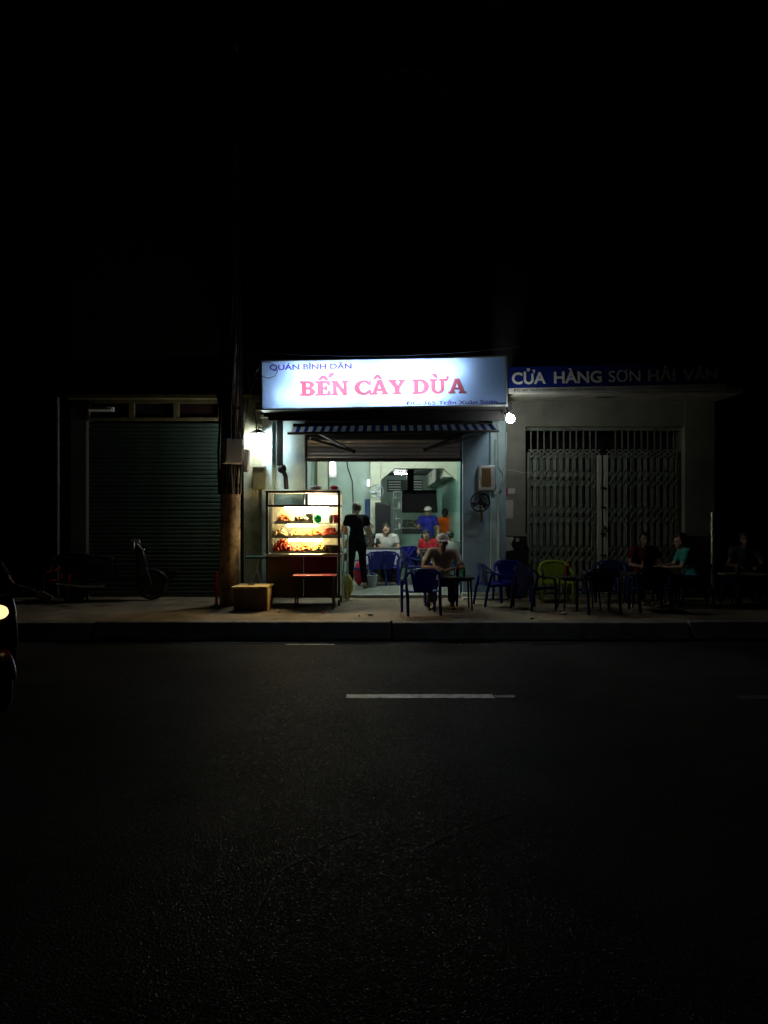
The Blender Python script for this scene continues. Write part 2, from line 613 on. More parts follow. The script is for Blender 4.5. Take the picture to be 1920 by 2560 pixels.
def crack(px, w=.007):
    pts = []
    for x, y in px:
        d = F * EYE / (y - 1280)
        pts.append(((x - 960) / F * d, d))
    out = []
    for i in range(len(pts) - 1):
        for k in range(8):
            t = k / 8
            out.append((pts[i][0] * (1 - t) + pts[i + 1][0] * t + random.uniform(-.008, .008), pts[i][1] * (1 - t) + pts[i + 1][1] * t + random.uniform(-.008, .008)))
    return strip(out, w, .004)


struct('road_seam', crack([(480, 2560), (560, 2440), (690, 2185), (820, 2110), (945, 2062)]), 'bitumen')
struct('road_seam', crack([(1040, 2130), (1130, 2085), (1240, 2042), (1330, 2020)]), 'bitumen')
pp = [(-1.27 + .36 * math.cos(a) * random.uniform(.9, 1.1), 10.09 + .035 * math.sin(a) * random.uniform(.8, 1.1), .008) for a in [2 * math.pi * i / 26 for i in range(26)]]
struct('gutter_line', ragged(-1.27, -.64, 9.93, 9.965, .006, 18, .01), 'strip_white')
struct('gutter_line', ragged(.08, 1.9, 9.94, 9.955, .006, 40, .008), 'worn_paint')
struct('puddle', MB().add([(x * 1.1 + 2.5, y, z) for x, y, z in pp], [tuple(range(26))]), 'puddle')
# litter on the pavement edge
for i, (x, y, s) in enumerate([(2.05, 10.62, .03), (-1.55, 11.3, .022), (-.35, 10.9, .02)]):
    mb = MB().ball((x, y, PAVE_Z + s * .4), (s, s * .8, s * .5), 8, 5)
    solo('stone', mb, 'dark_plinth', ['dark lump lying on the kerb right of the front table', 'small dark pebble on pavement before the wooden box', 'small dark pebble on pavement before the red table'][i], 'stone', (x, y, PAVE_Z))

# ------------------------------------------------------------------ the eatery's house
house = thing('shop_house', 'narrow pale blue shop house with open lit ground floor between two closed shops', 'building', (0, FRONT, PAVE_Z))
FL = .29
part('floor', MB().box(-1.75, 1.75, FRONT - .02, 24.2, .1, FL), 'floor_tile', house, bev=.01)
# front pillars
part('pillar', MB().box(-2.1, -1.37, FRONT, 13.62, .2, 3.4), 'blue_wall', house, bev=.008)
part('pillar', MB().box(1.36, 2.09, FRONT, 13.62, .2, 3.4), 'blue_wall_deep', house, bev=.008)
part('pilaster', MB().box(-2.1, -1.92, FRONT - .09, FRONT + .02, .2, 3.33), 'blue_wall', house, bev=.01)
part('pilaster', MB().box(1.83, 2.095, FRONT - .09, FRONT + .02, .2, 3.33), 'blue_wall', house, bev=.01)
part('plinth', MB().box(1.34, 2.1, FRONT - .14, FRONT + .03, .2, .33), 'cream_paint', house, bev=.008)
part('plinth', MB().box(1.34, 2.1, FRONT - .3, FRONT - .12, .2, .27), 'cream_paint', house, bev=.008)
part('capital', MB().box(-2.12, -1.86, FRONT - .2, FRONT + .02, 3.33, 3.38), 'cream_paint', house, bev=.006)
part('capital', MB().box(1.8, 2.12, FRONT - .2, FRONT + .02, 3.33, 3.38), 'cream_paint', house, bev=.006)
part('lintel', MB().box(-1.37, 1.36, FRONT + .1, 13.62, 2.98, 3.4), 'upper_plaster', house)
part('canopy_slab', MB().box(-2.12, 2.1, 12.62, 13.62, 3.401, 3.52), 'upper_plaster', house)  # slab behind the sign, added to block light towards the upper wall
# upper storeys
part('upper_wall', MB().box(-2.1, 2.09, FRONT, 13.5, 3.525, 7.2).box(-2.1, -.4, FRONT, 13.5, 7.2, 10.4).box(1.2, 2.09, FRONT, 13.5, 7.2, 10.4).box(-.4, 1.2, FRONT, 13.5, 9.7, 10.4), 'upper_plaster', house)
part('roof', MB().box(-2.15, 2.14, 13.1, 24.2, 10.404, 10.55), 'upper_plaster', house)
arch = part('window', MB().tube([(.4 + .78 * math.cos(a), FRONT - .02, 8.6 + .78 * math.sin(a)) for a in [math.pi * i / 16 for i in range(17)]], .05, 6), 'grey_plaster', house)
for k in range(5):
    a0, a1 = math.pi * (k + .08) / 5, math.pi * (k + .92) / 5
    pts = [(.4 + r * math.cos(a), 8.6 + r * math.sin(a)) for r, a in ((.3, a0), (.7, a0), (.7, (a0 + a1) / 2), (.7, a1), (.3, a1))]
    part('pane', MB().prism(pts, 'y', FRONT + .02, FRONT + .03), 'glass_dark', arch)
part('side_wall', MB().box(-2.1, -1.75, 13.62, 24.2, .1, 10.4), 'teal_wall', house)
part('side_wall', MB().box(1.75, 2.09, 13.62, 24.2, .1, 10.4), 'teal_wall', house)
# inside: front room, stair box on the left, passage to the kitchen on the right
part('interior_wall', MB().box(-1.75, -1.6, 13.625, 17, FL, 3.02), 'teal_wall', house)
part('interior_wall', MB().box(-1.75, -.07, 17.0, 17.12, FL, 3.02), 'teal_wall', house)
part('interior_wall', MB().box(-.19, -.07, 17.12, 24, FL, 3.02), 'teal_wall', house)
part('tiled_wall', MB().box(1.6, 1.75, 13.625, 24, 1.72, 3.02), 'wall_tile', house)
part('tiled_wall', MB().box(1.594, 1.75, 13.625, 24, FL, 1.72), 'wall_tile_pale', house)
part('back_wall', MB().box(-1.75, 1.75, 24, 24.15, FL, 3.02), 'teal_wall', house)
part('ceiling', MB().box(-1.75, 1.75, 13.625, 17.0, 3.02, 3.1), 'ceiling_paint', house)
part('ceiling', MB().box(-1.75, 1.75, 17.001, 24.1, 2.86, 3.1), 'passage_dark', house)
beam = MB().box(-.07, 1.6, 16.85, 17.12, 2.68, 3.015)
for xs, s in ((-.07, 1), (1.6, -1)):
    beam.prism([(xs, 2.68), (xs + s * .3, 2.68), (xs, 2.42)], 'y', 16.86, 17.11)
part('portal_beam', beam, 'cream_paint', house)
part('column', MB().box(-.3, -.071, 16.78, 16.998, FL, 3.015), 'cream_paint', house, bev=.01)
part('side_beam', MB().box(1.32, 1.592, 17.12, 23.9, 2.5, 2.855), 'cream_paint', house)
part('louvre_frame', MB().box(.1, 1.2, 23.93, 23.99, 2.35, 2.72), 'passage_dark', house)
for i in range(4):
    part('louvre_slat', MB().box(.14, .52, 23.86, 23.92, 2.4 + i * .08, 2.435 + i * .08), 'foam_white', house)
    part('louvre_slat', MB().box(.8, 1.18, 23.86, 23.92, 2.4 + i * .08, 2.435 + i * .08), 'foam_white', house)
dr = part('door', MB().box(-1.47, -1.24, 16.95, 16.998, FL, 2.9), 'cream_paint', house, bev=.006)
part('frame', MB().box(-1.5, -1.475, 16.93, 16.998, FL, 2.95).box(-1.235, -1.21, 16.93, 16.998, FL, 2.95), 'olive_paint', dr)
part('conduit', MB().tube([(-.84, 16.97, 2.98), (-.8, 16.97, 2.7), (-.7, 16.97, 2.4), (-.68, 16.97, 2.0), (-.69, 16.97, 1.6)], .012, 6), 'dark_metal', house)  # dark tube laid along a corner and beam shadow line
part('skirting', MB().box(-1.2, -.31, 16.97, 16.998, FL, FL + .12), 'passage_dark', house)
part('low_partition', MB().box(.1, 1.0, 19.4, 19.5, FL, 1.16), 'wall_tile_pale', house)

# half-lowered roller shutter of the eatery
sh = thing('roller_shutter', 'grey ribbed roller shutter pulled up to head height over the open shopfront', 'shutter', (0, 13.42, 2.6))
slat = MB().prism([(0, 0), (.018, .02), (.018, .055), (0, .075), (-.012, .0375)], 'x', -1.365, 1.355).mesh('slat', smooth=False)
for i in range(6):
    link('slat', slat, 'shutter_grey', sh, (0, 0, .05 + i * .07))
part('bottom_bar', MB().box(-1.365, 1.355, 13.4, 13.45, 2.6, 2.655), 'dark_metal', sh, bev=.006)
for x in (-1.368, 1.33):
    part('guide_rail', MB().box(x, x + .03, 13.39, 13.46, FL, 3.0), 'dark_metal', sh)

# ------------------------------------------------------------------ illuminated sign
sign = thing('light_box_sign', 'long glowing white light box sign with red lettering above the eatery entrance', 'sign', (0, 12.3, 3.4))
SX0, SX1, SZ0, SZ1 = -1.955, 1.955, 3.4, 4.17
SR = Matrix.Rotation(R(-1.0), 3, 'Y')
SPIV = Vector((0, 12.3, 3.79))


def tilt(mb):
    mb.v = [SR @ (p - SPIV) + SPIV for p in mb.v]
    return mb


case = MB().box(SX0, SX1, 12.58, 12.6, SZ0, SZ1)
case.box(SX0, SX1, 12.3, 12.58, SZ0 - .02, SZ0).box(SX0, SX1, 12.3, 12.58, SZ1, SZ1 + .02)
case.box(SX0 - .02, SX0, 12.3, 12.6, SZ0 - .02, SZ1 + .02).box(SX1, SX1 + .02, 12.3, 12.6, SZ0 - .02, SZ1 + .02)
part('case', tilt(case), 'dark_metal', sign)
part('inner_lining', tilt(MB().box(SX0 + .004, SX1 - .004, 12.573, 12.578, SZ0 + .003, SZ1 - .003)), 'left_plaster', sign)
part('face_panel', tilt(MB().add([(SX0, 12.303, SZ0), (SX1, 12.303, SZ0), (SX1, 12.303, SZ1), (SX0, 12.303, SZ1)], [(0, 1, 2, 3)])), 'sign_acrylic', sign)
tr = MB()
for a, b, c, d in ((SX0 - .02, SX1 + .02, SZ1 - .006, SZ1 + .018), (SX0 - .02, SX1 + .02, SZ0 - .018, SZ0 + .008), (SX0 - .018, SX0 + .008, SZ0 + .008, SZ1 - .006), (SX1 - .008, SX1 + .018, SZ0 + .008, SZ1 - .006)):
    tr.box(a, b, 12.285, 12.3, c, d)
part('trim', tilt(tr), 'pale_steel', sign)
for x0, x1, z in ((-1.5, -.3, 4.0), (-.15, 1.25, 4.0), (-1.72, -.52, 3.6), (-.3, .9, 3.57), (-1.2, -.0, 3.8), (.1, 1.05, 3.77)):
    part('tube_lamp', tilt(MB().cyl((x0, 12.5, z), (x1, 12.5, z), .016, n=8)), 'sign_tube', sign)
for x in (-1.7, 1.7):
    part('bracket', MB().box(x - .03, x + .03, 12.6, FRONT - .002, 3.6, 3.66).box(x - .03, x + .03, 12.6, FRONT - .002, 3.95, 4.0), 'black_metal', sign)


def text_mesh(s, size, bold=0., sx=1.):
    c = bpy.data.curves.new('txt', 'FONT')
    c.body = s
    c.size = size
    c.offset = bold
    c.resolution_u = 4
    o = bpy.data.objects.new('txt', c)
    COL.objects.link(o)
    bpy.context.view_layer.update()
    me = bpy.data.meshes.new_from_object(o.evaluated_get(bpy.context.evaluated_depsgraph_get()))
    bpy.data.objects.remove(o)
    xs = [v.co.x for v in me.vertices]
    return [v.co.copy() for v in me.vertices], [tuple(p.vertices) for p in me.polygons], min(xs), max(xs)


def text_part(name, s, x0, x1, zb, cap, y, mat, parent, bold=0., fn=None, off=(0, 0)):
    """text fitted between x0 and x1 with capital height cap, standing at distance y"""
    vs, fs, a, b = text_mesh(s, 1, bold)
    k = (x1 - x0) / (b - a)
    kz = cap / .73
    mb = MB().add([(x0 + (v.x - a) * k + off[0], y, zb + v.y * kz + off[1]) for v in vs], fs)
    if fn:
        fn(mb)
    return part(name, mb, mat, parent)


def arc(cx, cy, rx, ry, a0, a1, n=10):
    return [(cx + rx * math.cos(R(a0 + (a1 - a0) * i / n)), cy + ry * math.sin(R(a0 + (a1 - a0) * i / n))) for i in range(n + 1)]


GL = {
    'E': [[(0, 0), (.78, 0), (.78, .32), (.66, .32), (.6, .14), (.38, .14), (.38, .43), (.5, .43), (.5, .33), (.6, .33), (.6, .67), (.5, .67), (.5, .57), (.38, .57), (.38, .86), (.58, .86), (.64, .7), (.75, .7), (.75, 1), (0, 1), (0, .87), (.1, .87), (.1, .13), (0, .13)]],
    'N': [[(0, 0), (.42, 0), (.42, .13), (.32, .13), (.32, .62), (.72, 0), (.92, 0), (.92, .87), (1, .87), (1, 1), (.62, 1), (.62, .87), (.72, .87), (.72, .42), (.34, 1), (0, 1), (0, .87), (.1, .87), (.1, .13), (0, .13)]],
    'A': [[(0, 0), (.4, 0), (.4, .13), (.32, .13), (.37, .26), (.66, .26), (.71, .13), (.62, .13), (.62, 0), (1.06, 0), (1.06, .13), (.97, .13), (.66, 1), (.4, 1), (.1, .13), (0, .13)], [(.42, .4), (.61, .4), (.515, .7)]],
    'Y': [[(.28, 0), (.74, 0), (.74, .13), (.64, .13), (.64, .42), (.9, .87), (.98, .87), (.98, 1), (.6, 1), (.6, .87), (.68, .87), (.54, .6), (.4, .87), (.46, .87), (.46, 1), (.02, 1), (.02, .87), (.1, .87), (.38, .42), (.38, .13), (.28, .13)]],
    'U': [[(0, 1), (.44, 1), (.44, .87), (.34, .87)] + arc(.5, .34, .17, .2, 180, 360) + [(.67, .87), (.57, .87), (.57, 1), (.95, 1), (.95, .87), (.86, .87)] + arc(.48, .36, .38, .37, 0, -180) + [(.1, .87), (0, .87)]],
    'D': [[(0, 0)] + arc(.42, .5, .52, .5, -90, 90, 14) + [(0, 1), (0, .87), (.1, .87), (.1, .13), (0, .13)], [(.34, .14)] + arc(.4, .5, .27, .36, -90, 90) + [(.34, .86)]],
    'B': [[(0, 0)] + arc(.5, .27, .34, .27, -90, 75) + arc(.47, .76, .32, .24, -70, 90) + [(0, 1), (0, .87), (.1, .87), (.1, .13), (0, .13)], [(.34, .14)] + arc(.44, .29, .13, .15, -90, 90) + [(.34, .44)], [(.34, .58)] + arc(.43, .72, .12, .14, -90, 90) + [(.34, .86)]],
    'C': [arc(.48, .5, .48, .5, 50, 310, 20) + [(.79, .0), (.86, .0), (.86, .33), (.74, .33)] + arc(.5, .5, .25, .36, 300, 60, 14) + [(.74, .67), (.86, .67), (.86, 1), (.79, 1)]],
    'circ': [[(.1, 1.06), (.28, 1.06), (.41, 1.18), (.54, 1.06), (.72, 1.06), (.5, 1.36), (.32, 1.36)]],
    'acute': [[(.62, 1.22), (.8, 1.22), (1.04, 1.52), (.78, 1.52)]],
    'grave': [[(.34, 1.08), (.52, 1.08), (.38, 1.36), (.12, 1.36)]],
    'horn': [[(.95, .87), (1.02, .86), (1.12, .98), (1.14, 1.18), (1.0, 1.18), (1.02, 1.02), (.95, 1.0)]],
}


def glyph(parts, x, zb, sx, sz, y, grow=0.):
    mb = MB()
    for g in parts:
        polys = []
        for pl in GL[g]:
            ar = sum(pl[i - 1][0] * pl[i][1] - pl[i][0] * pl[i - 1][1] for i in range(len(pl)))
            sg = (1 if ar > 0 else -1) * (-1 if pl is not GL[g][0] else 1) * grow
            q = []
            for i, p in enumerate(pl):
                a_, b_ = Vector(pl[i - 1]), Vector(pl[(i + 1) % len(pl)])
                p_ = Vector(p)
                d1, d2 = (p_ - a_).normalized(), (b_ - p_).normalized()
                nn = Vector((d1.y + d2.y, -d1.x - d2.x))
                if nn.length > 1e-4:
                    nn.normalize()
                q.append(p_ + nn * sg)
            polys.append([Vector((x + p[0] * sx, y, zb + p[1] * sz)) for p in q])
        flat = [p for pl in polys for p in pl]
        p3 = [[Vector((p.x, p.z, 0)) for p in pl] for pl in polys]
        tri = tessellate_polygon(p3)
        mb.add(flat, [tuple(t) for t in tri])
    return mb


ZB, CAP = 3.6, .235
k12 = 12.29 / F
words = [(['B'], 750, 37), (['E', 'circ', 'acute'], 789, 37), (['N'], 828, 42), (['C'], 886, 41), (['A', 'circ'], 927, 44), (['Y'], 970, 44), (['D'], 1031, 41), (['U', 'grave', 'horn'], 1074, 40), (['A'], 1121, 44)]
wid = {'B': .84, 'E': .78, 'N': 1., 'C': .86, 'A': 1.06, 'Y': .98, 'D': .94, 'U': .95}
for pts_, px, w in words:
    sx = w * k12 / wid[pts_[0]]
    x = (px - 960) * k12
    part('letter_shadow', tilt(glyph(pts_, x + .018, ZB - .016, sx, CAP, 12.2995, .022)), 'print_mint', sign)
    part('letter', tilt(glyph(pts_, x, ZB, sx, CAP, 12.2965, .022)), 'print_red', sign)
text_part('lettering', 'QUÁN BÌNH DÂN', (674 - 960) * k12, (880 - 960) * k12, 4.025, .088, 12.298, 'print_purple', sign, .027, tilt)
text_part('lettering', 'ĐC: 365 Trần Xuân Soạn', (1014 - 960) * k12, (1243 - 960) * k12, 3.425, .062, 12.298, 'print_dark', sign, .016, tilt)

# steel frame under the sign
fr = thing('canopy_frame', 'dark steel frame carrying the light box under its bottom edge', 'frame', (0, 12.6, 3.3))
part('rail', MB().box(-1.98, 1.97, 12.62, 12.7, 3.28, 3.36), 'black_metal', fr, bev=.005)
part('rail', MB().box(-1.98, 1.97, 13.1, 13.18, 3.28, 3.36), 'black_metal', fr, bev=.005)
for x in (-1.9, -.65, .65, 1.75):
    part('cross_bar', MB().box(x, x + .06, 12.7, 13.1, 3.29, 3.35), 'black_metal', fr)
part('fascia', MB().box(-1.9, 1.97, 12.6, 12.618, 3.22, 3.385), 'black_metal', fr)

# retractable awning
aw = thing('awning', 'blue and white striped retractable awning with folding arms below the sign', 'awning', (0, 13.2, 3.2))
AX0, AX1, AF, AB = -1.56, 1.86, 12.42, 13.2
zf, zb_ = 2.985, 3.2
n = 30
vs, fs = [], []
for j in range(7):
    t = j / 6
    for i in range(n + 1):
        x = AX0 + (AX1 - AX0) * i / n
        vs.append((x, AF + (AB - AF) * t, zf + (zb_ - zf) * t - .05 * 4 * t * (1 - t) * (.6 + .4 * math.sin(x * 3)) + .012 * (x + 1.6)))
for j in range(6):
    for i in range(n):
        fs.append((j * (n + 1) + i, j * (n + 1) + i + 1, (j + 1) * (n + 1) + i + 1, (j + 1) * (n + 1) + i))
part('fabric', MB().add(vs, fs), 'awning_fabric', aw, smooth=True)
part('front_bar', MB().tube([(AX0, AF - .005, 2.99), (AX1, AF - .005, 3.03)], .022, 8), 'black_metal', aw, smooth=True)
part('roller', MB().cyl((AX0, AB, 3.2), (AX1, AB, 3.24), .04), 'black_metal', aw, smooth=True)
for x0, x1, z0, z1 in ((-1.2, -.5, 2.91, 2.72), (1.5, .68, 2.96, 2.75)):
    part('arm', MB().tube([(x0, 12.46, z0), (x1, 12.72, z1)], .022, 8), 'dark_metal', aw, smooth=True)
    part('arm', MB().tube([(x1, 12.72, z1), (x0 * .98, 13.2, 3.1)], .024, 8), 'dark_metal', aw, smooth=True)
    part('elbow', MB().ball((x1, 12.72, z1), .034), 'black_metal', aw, smooth=True)

# ------------------------------------------------------------------ outside lamps
lb = at(645, 1098, 13.0)
t = thing('wall_lamp', 'bare bright bulb on the left pillar beside the food cart', 'lamp', lb)
part('bulb', MB().ball(lb, (.1, .09, .085), 18, 12), 'bulb', t, smooth=True)
part('socket', MB().cyl(lb + Vector((0, 0, .07)), lb + Vector((0, 0, .15)), .03, .024), 'white_box', t, smooth=True)
part('added_shade', MB().lathe(lb + Vector((0, 0, .1)), [(.03, .05), (.15, 0), (.156, .0), (.04, .06)]), 'black_metal', t, smooth=True)  # added to keep bulb light off the upper pole and wall
part('arm', MB().tube([lb + Vector((0, 0, .14)), lb + Vector((0, .05, .2)), lb + Vector((.05, FRONT - lb.y, .22))], .01, 6), 'dark_metal', t)
rb = at(1276, 1047, 12.16)
t = thing('globe_lamp', 'round glowing bulb hanging at the right end of the light box', 'lamp', rb)
part('bulb', MB().ball(rb, .068, 20, 12), 'bulb_globe', t, smooth=True)
part('socket', MB().cyl(rb + Vector((-.03, 0, .075)), rb + Vector((-.05, .03, .16)), .03, .024), 'white_box', t, smooth=True)
part('arm', MB().tube([rb + Vector((-.05, .03, .15)), rb + Vector((-.07, .25, .16)), rb + Vector((-.05, .6, .14))], .012, 6), 'dark_metal', t)

# ------------------------------------------------------------------ left shop
ls = thing('shuttered_shop', 'dark closed shop with green roller shutter left of the utility pole', 'building', (-3.9, FRONT, PAVE_Z))
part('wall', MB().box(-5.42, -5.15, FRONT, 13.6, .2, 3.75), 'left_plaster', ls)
part('wall', MB().box(-2.42, -2.102, FRONT - .02, 13.6, .2, 3.75), 'side_plaster', ls)
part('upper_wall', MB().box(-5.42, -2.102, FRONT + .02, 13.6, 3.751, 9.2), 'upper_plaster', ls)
part('added_ledge', MB().box(-5.42, -2.25, FRONT - .22, FRONT + .02, 3.66, 3.72), 'olive_paint', ls)  # added to stop bulb light reaching the upper wall
part('side_wall', MB().box(-5.6, -5.422, FRONT + .1, 24, .2, 9.2), 'upper_plaster', ls)
for i in range(3):
    x0 = -5.13 + i * .77
    f = MB().box(x0, x0 + .77, FRONT - .02, FRONT + .06, 3.6, 3.655).box(x0, x0 + .77, FRONT - .02, FRONT + .06, 3.3, 3.35)
    f.box(x0, x0 + .045, FRONT - .02, FRONT + .06, 3.35, 3.6).box(x0 + .725, x0 + .77, FRONT - .02, FRONT + .06, 3.35, 3.6)
    w = part('transom', f, 'olive_paint', ls)
    part('pane', MB().box(x0 + .045, x0 + .725, FRONT + .03, FRONT + .04, 3.35, 3.6), 'scooter_black' if i < 2 else 'pot_dark', w)
part('transom_wall', MB().box(-2.82, -2.422, FRONT, 13.6, 3.3, 3.6), 'left_plaster', ls)
slat2 = MB().prism([(0, 0), (-.016, .012), (-.02, .035), (-.012, .058), (0, .068)], 'x', -5.15, -2.42).mesh('slat')
rs = thing('roller_shutter', 'fully closed dark green roller shutter of the shop behind the pole', 'shutter', (0, 13.42, FL))
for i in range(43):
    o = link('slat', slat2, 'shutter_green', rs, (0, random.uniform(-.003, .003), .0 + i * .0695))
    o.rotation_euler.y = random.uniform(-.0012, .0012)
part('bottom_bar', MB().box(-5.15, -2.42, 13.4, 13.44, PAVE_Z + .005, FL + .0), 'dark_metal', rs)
part('handle', MB().box(-3.75, -3.6, 13.37, 13.4, FL + .4, FL + .43), 'steel', rs)
solo('drain_pipe', MB().cyl((-5.62, 13.22, .26), (-5.62, 13.22, 3.7), .035), 'gutter', 'thin grey drain pipe at the far left corner of the dark shop', 'pipe', (-5.62, 13.22, .24), smooth=True)
t = thing('tube_fixture', 'unlit white tube light fixture above the left shutter', 'lamp', (-4.9, FRONT - .1, 3.47))
part('tube', MB().cyl((-5.07, 13.2, 3.48), (-4.68, 13.2, 3.48), .02), 'foam_white', t, smooth=True)
part('housing', MB().box(-5.09, -4.66, 13.22, 13.26, 3.45, 3.53), 'white_box', t)

# ------------------------------------------------------------------ right shop
rs_ = thing('paint_store', 'closed shop with blue signboard over a folding gate right of the eatery', 'building', (3.9, FRONT, PAVE_Z))
part('pillar', MB().box(2.097, 2.45, FRONT, 13.7, .2, 3.64), 'grey_plaster', rs_, bev=.006)
part('pillar', MB().box(5.2, 5.72, FRONT, 13.7, .2, 3.64), 'grey_plaster', rs_, bev=.006)
part('lintel', MB().box(2.45, 5.2, FRONT + .01, 13.7, 3.2, 3.64), 'grey_plaster', rs_)
part('plinth', MB().box(2.1, 2.46, FRONT - .025, FRONT + .02, .2, 1.3), 'dark_plinth', rs_)
part('plinth', MB().box(5.19, 5.73, FRONT - .025, FRONT + .02, .2, 1.3), 'dark_plinth', rs_)
part('plinth_cap', MB().box(2.1, 2.46, FRONT - .04, FRONT + .02, 1.3, 1.345), 'grey_plaster', rs_)
cs = MB().box(2.1, 5.78, 12.38, FRONT + .3, 3.64, 3.72)
part('canopy_slab', cs, 'canopy_plaster', rs_)
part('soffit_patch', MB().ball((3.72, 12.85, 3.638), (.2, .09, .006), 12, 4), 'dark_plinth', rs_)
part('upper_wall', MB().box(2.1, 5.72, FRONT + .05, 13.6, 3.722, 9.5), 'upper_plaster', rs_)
part('inside_wall', MB().box(2.2, 5.5, 14.4, 14.5, .2, 3.6), 'upper_plaster', rs_)
part('inside_floor', MB().box(2.3, 5.4, FRONT + .02, 14.4, .2, .28), 'grey_plaster', rs_)
part('side_wall', MB().box(5.5, 5.7, 13.7, 24, .2, 9.5), 'upper_plaster', rs_)
sb = thing('signboard', 'unlit dark blue signboard with white capital letters over the folding gate', 'sign', (3.9, 12.36, 3.7))
RP = Vector((2.0, 12.36, 3.8))
RM = Matrix.Rotation(R(-1.2), 3, 'Y')


def tiltr(mb):
    mb.v = [RM @ (p - RP) + RP for p in mb.v]
    return mb


part('panel', tiltr(MB().box(2.0, 5.5, 12.34, 12.375, 3.71, 4.05)), 'signboard_blue', sb)
part('address_strip', tiltr(MB().box(2.0, 5.5, 12.338, 12.374, 3.625, 3.708)), 'strip_white', sb)
for wd, x0, x1, mt_ in (('CỬA', 2.055, 2.6, 'letter_white'), ('HÀNG', 2.73, 3.5, 'letter_white'), ('SƠN', 3.61, 4.12, 'letter_white'), ('HẢI', 4.24, 4.68, 'letter_green'), ('VÂN', 4.8, 5.36, 'letter_green')):
    text_part('lettering', wd, x0, x1, 3.775, .188, 12.335, mt_, sb, .03 if wd != 'SƠN' else .008, tiltr)
text_part('lettering', 'ĐC: 367 TRẦN XUÂN SOẠN, P. TÂN HƯNG, Q.7', 2.08, 3.55, 3.65, .036, 12.335, 'letter_dark', sb, .004, tiltr)

# folding scissor gate
GX0, GX1, GY = 2.46, 5.19, 13.42
gate = thing('folding_gate', 'closed grey green folding scissor gate with four lattice bands', 'gate', ((GX0 + GX1) / 2, GY, .28))
part('top_track', MB().box(GX0, GX1, GY - .03, GY + .05, 3.14, 3.195), 'gate_green', gate)
part('bottom_track', MB().box(GX0, GX1, GY - .03, GY + .03, .28, .3), 'dark_metal', gate)
chan = MB().prism([(-.031, -.012), (.031, -.012), (.031, .012), (.024, .012), (.024, -.004), (-.024, -.004), (-.024, .012), (-.031, .012)], 'z', 0, 2.45).mesh('channel_bar')
rod = MB().box(-.012, .012, -.006, .006, 0, 2.83).mesh('upright_rod')
goff = Vector(gate.location)
NB = 24
xs = [GX0 + .06 + i * (GX1 - GX0 - .12) / (NB - 1) for i in range(NB)]
for i, x in enumerate(xs):
    if i in (11, 12):
        continue
    x += random.uniform(-.007, .007)
    o = link('channel_bar', chan, 'gate_green', gate, Vector((x, GY + .002, .31)) - goff)
    o.rotation_euler = (random.uniform(-.003, .003), random.uniform(-.003, .003), random.uniform(-.25, .25))
    link('upright_rod', rod, 'gate_green', gate, Vector((x + .058, GY + .03, .31)) - goff)
for zc, hh in ((.99, .16), (1.67, .16), (2.3, .16), (2.73, .08)):
    for side in (xs[:12], xs[12:]):
        mb = MB()
        pitch = side[1] - side[0]
        for i, x in enumerate(side[:-1]):
            for s in (1, -1):
                for dz in (-hh / 2, hh / 2):
                    a = Vector((x, GY - .02, zc + dz - s * hh / 2))
                    b = Vector((x + pitch, GY - .02 - .006 * s, zc + dz + s * hh / 2))
                    mb.tube([a, b], .013, 4, .003, up=(0, 1, 0))
        part('lattice_band', mb, 'gate_green', gate)
for x in (at(1498, 0, GY).x, at(1514, 0, GY).x):
    part('lock_post', MB().box(x - .04, x + .035, GY - .035, GY + .02, .3, 2.71), 'gate_post_paint', gate, bev=.005)
for z in (2.12, 1.78, 1.32, .95):
    part('bolt', MB().box(at(1500, 0, GY).x, at(1512, 0, GY).x, GY - .06, GY - .03, z, z + .035), 'black_metal', gate, bev=.005)
part('padlock', MB().box(at(1503, 0, GY).x, at(1511, 0, GY).x, GY - .075, GY - .045, 1.42, 1.48), 'steel', gate, bev=.008)

# notices on the pillar and pipe at its far end
for nm, x0, x1, y0, y1, mt, lab in (
        ('sticker', 1263, 1270, 1219, 1238, 'paper_red', 'red strip of a small sticker on the grey pillar'),
        ('notice', 1270.5, 1288, 1221, 1235, 'paper', 'small pale sticker beside red strip on grey pillar'),
        ('notice', 1262, 1283, 1250, 1296, 'paper', 'tall pale paper notice pasted on the grey pillar'),
        ('notice', 1264, 1286, 1338, 1378, 'paper', 'torn pale poster on the dark plinth behind blue chair'),
        ('notice', 1290, 1300, 1345, 1355, 'paper', 'scrap of torn paper right of the torn poster')):
    dd = FRONT - (.032 if y0 > 1330 else .006)
    a, b = at(x0, y1, dd), at(x1, y0, dd)
    pts = [(a.x, a.z), (b.x, a.z), (b.x, b.z), (a.x, b.z)]
    if nm == 'notice' and y0 > 1330:
        pts = [(a.x, a.z), (b.x - .01, a.z + .02), (b.x - .06, (a.z + b.z) / 2 - .02), (b.x - .01, b.z - .06), (b.x - .02, b.z), (a.x, b.z)]
    solo(nm, MB().prism(pts, 'y', dd, dd + .004), mt, lab, 'sticker' if y0 < 1240 else 'poster', (a.x, dd, a.z))
t = thing('steel_pipe', 'vertical stainless pipe with ring collar at right end of gated shop', 'pipe', (5.62, 13.1, PAVE_Z))
part('tube', MB().cyl((5.62, 13.1, .25), (5.62, 13.1, 1.72), .055, n=16), 'steel', t, smooth=True)
for z in (1.47, 1.36):
    part('ring', MB().cyl((5.62, 13.1, z), (5.62, 13.1, z + .025), .075, n=16), 'steel', t, smooth=True)

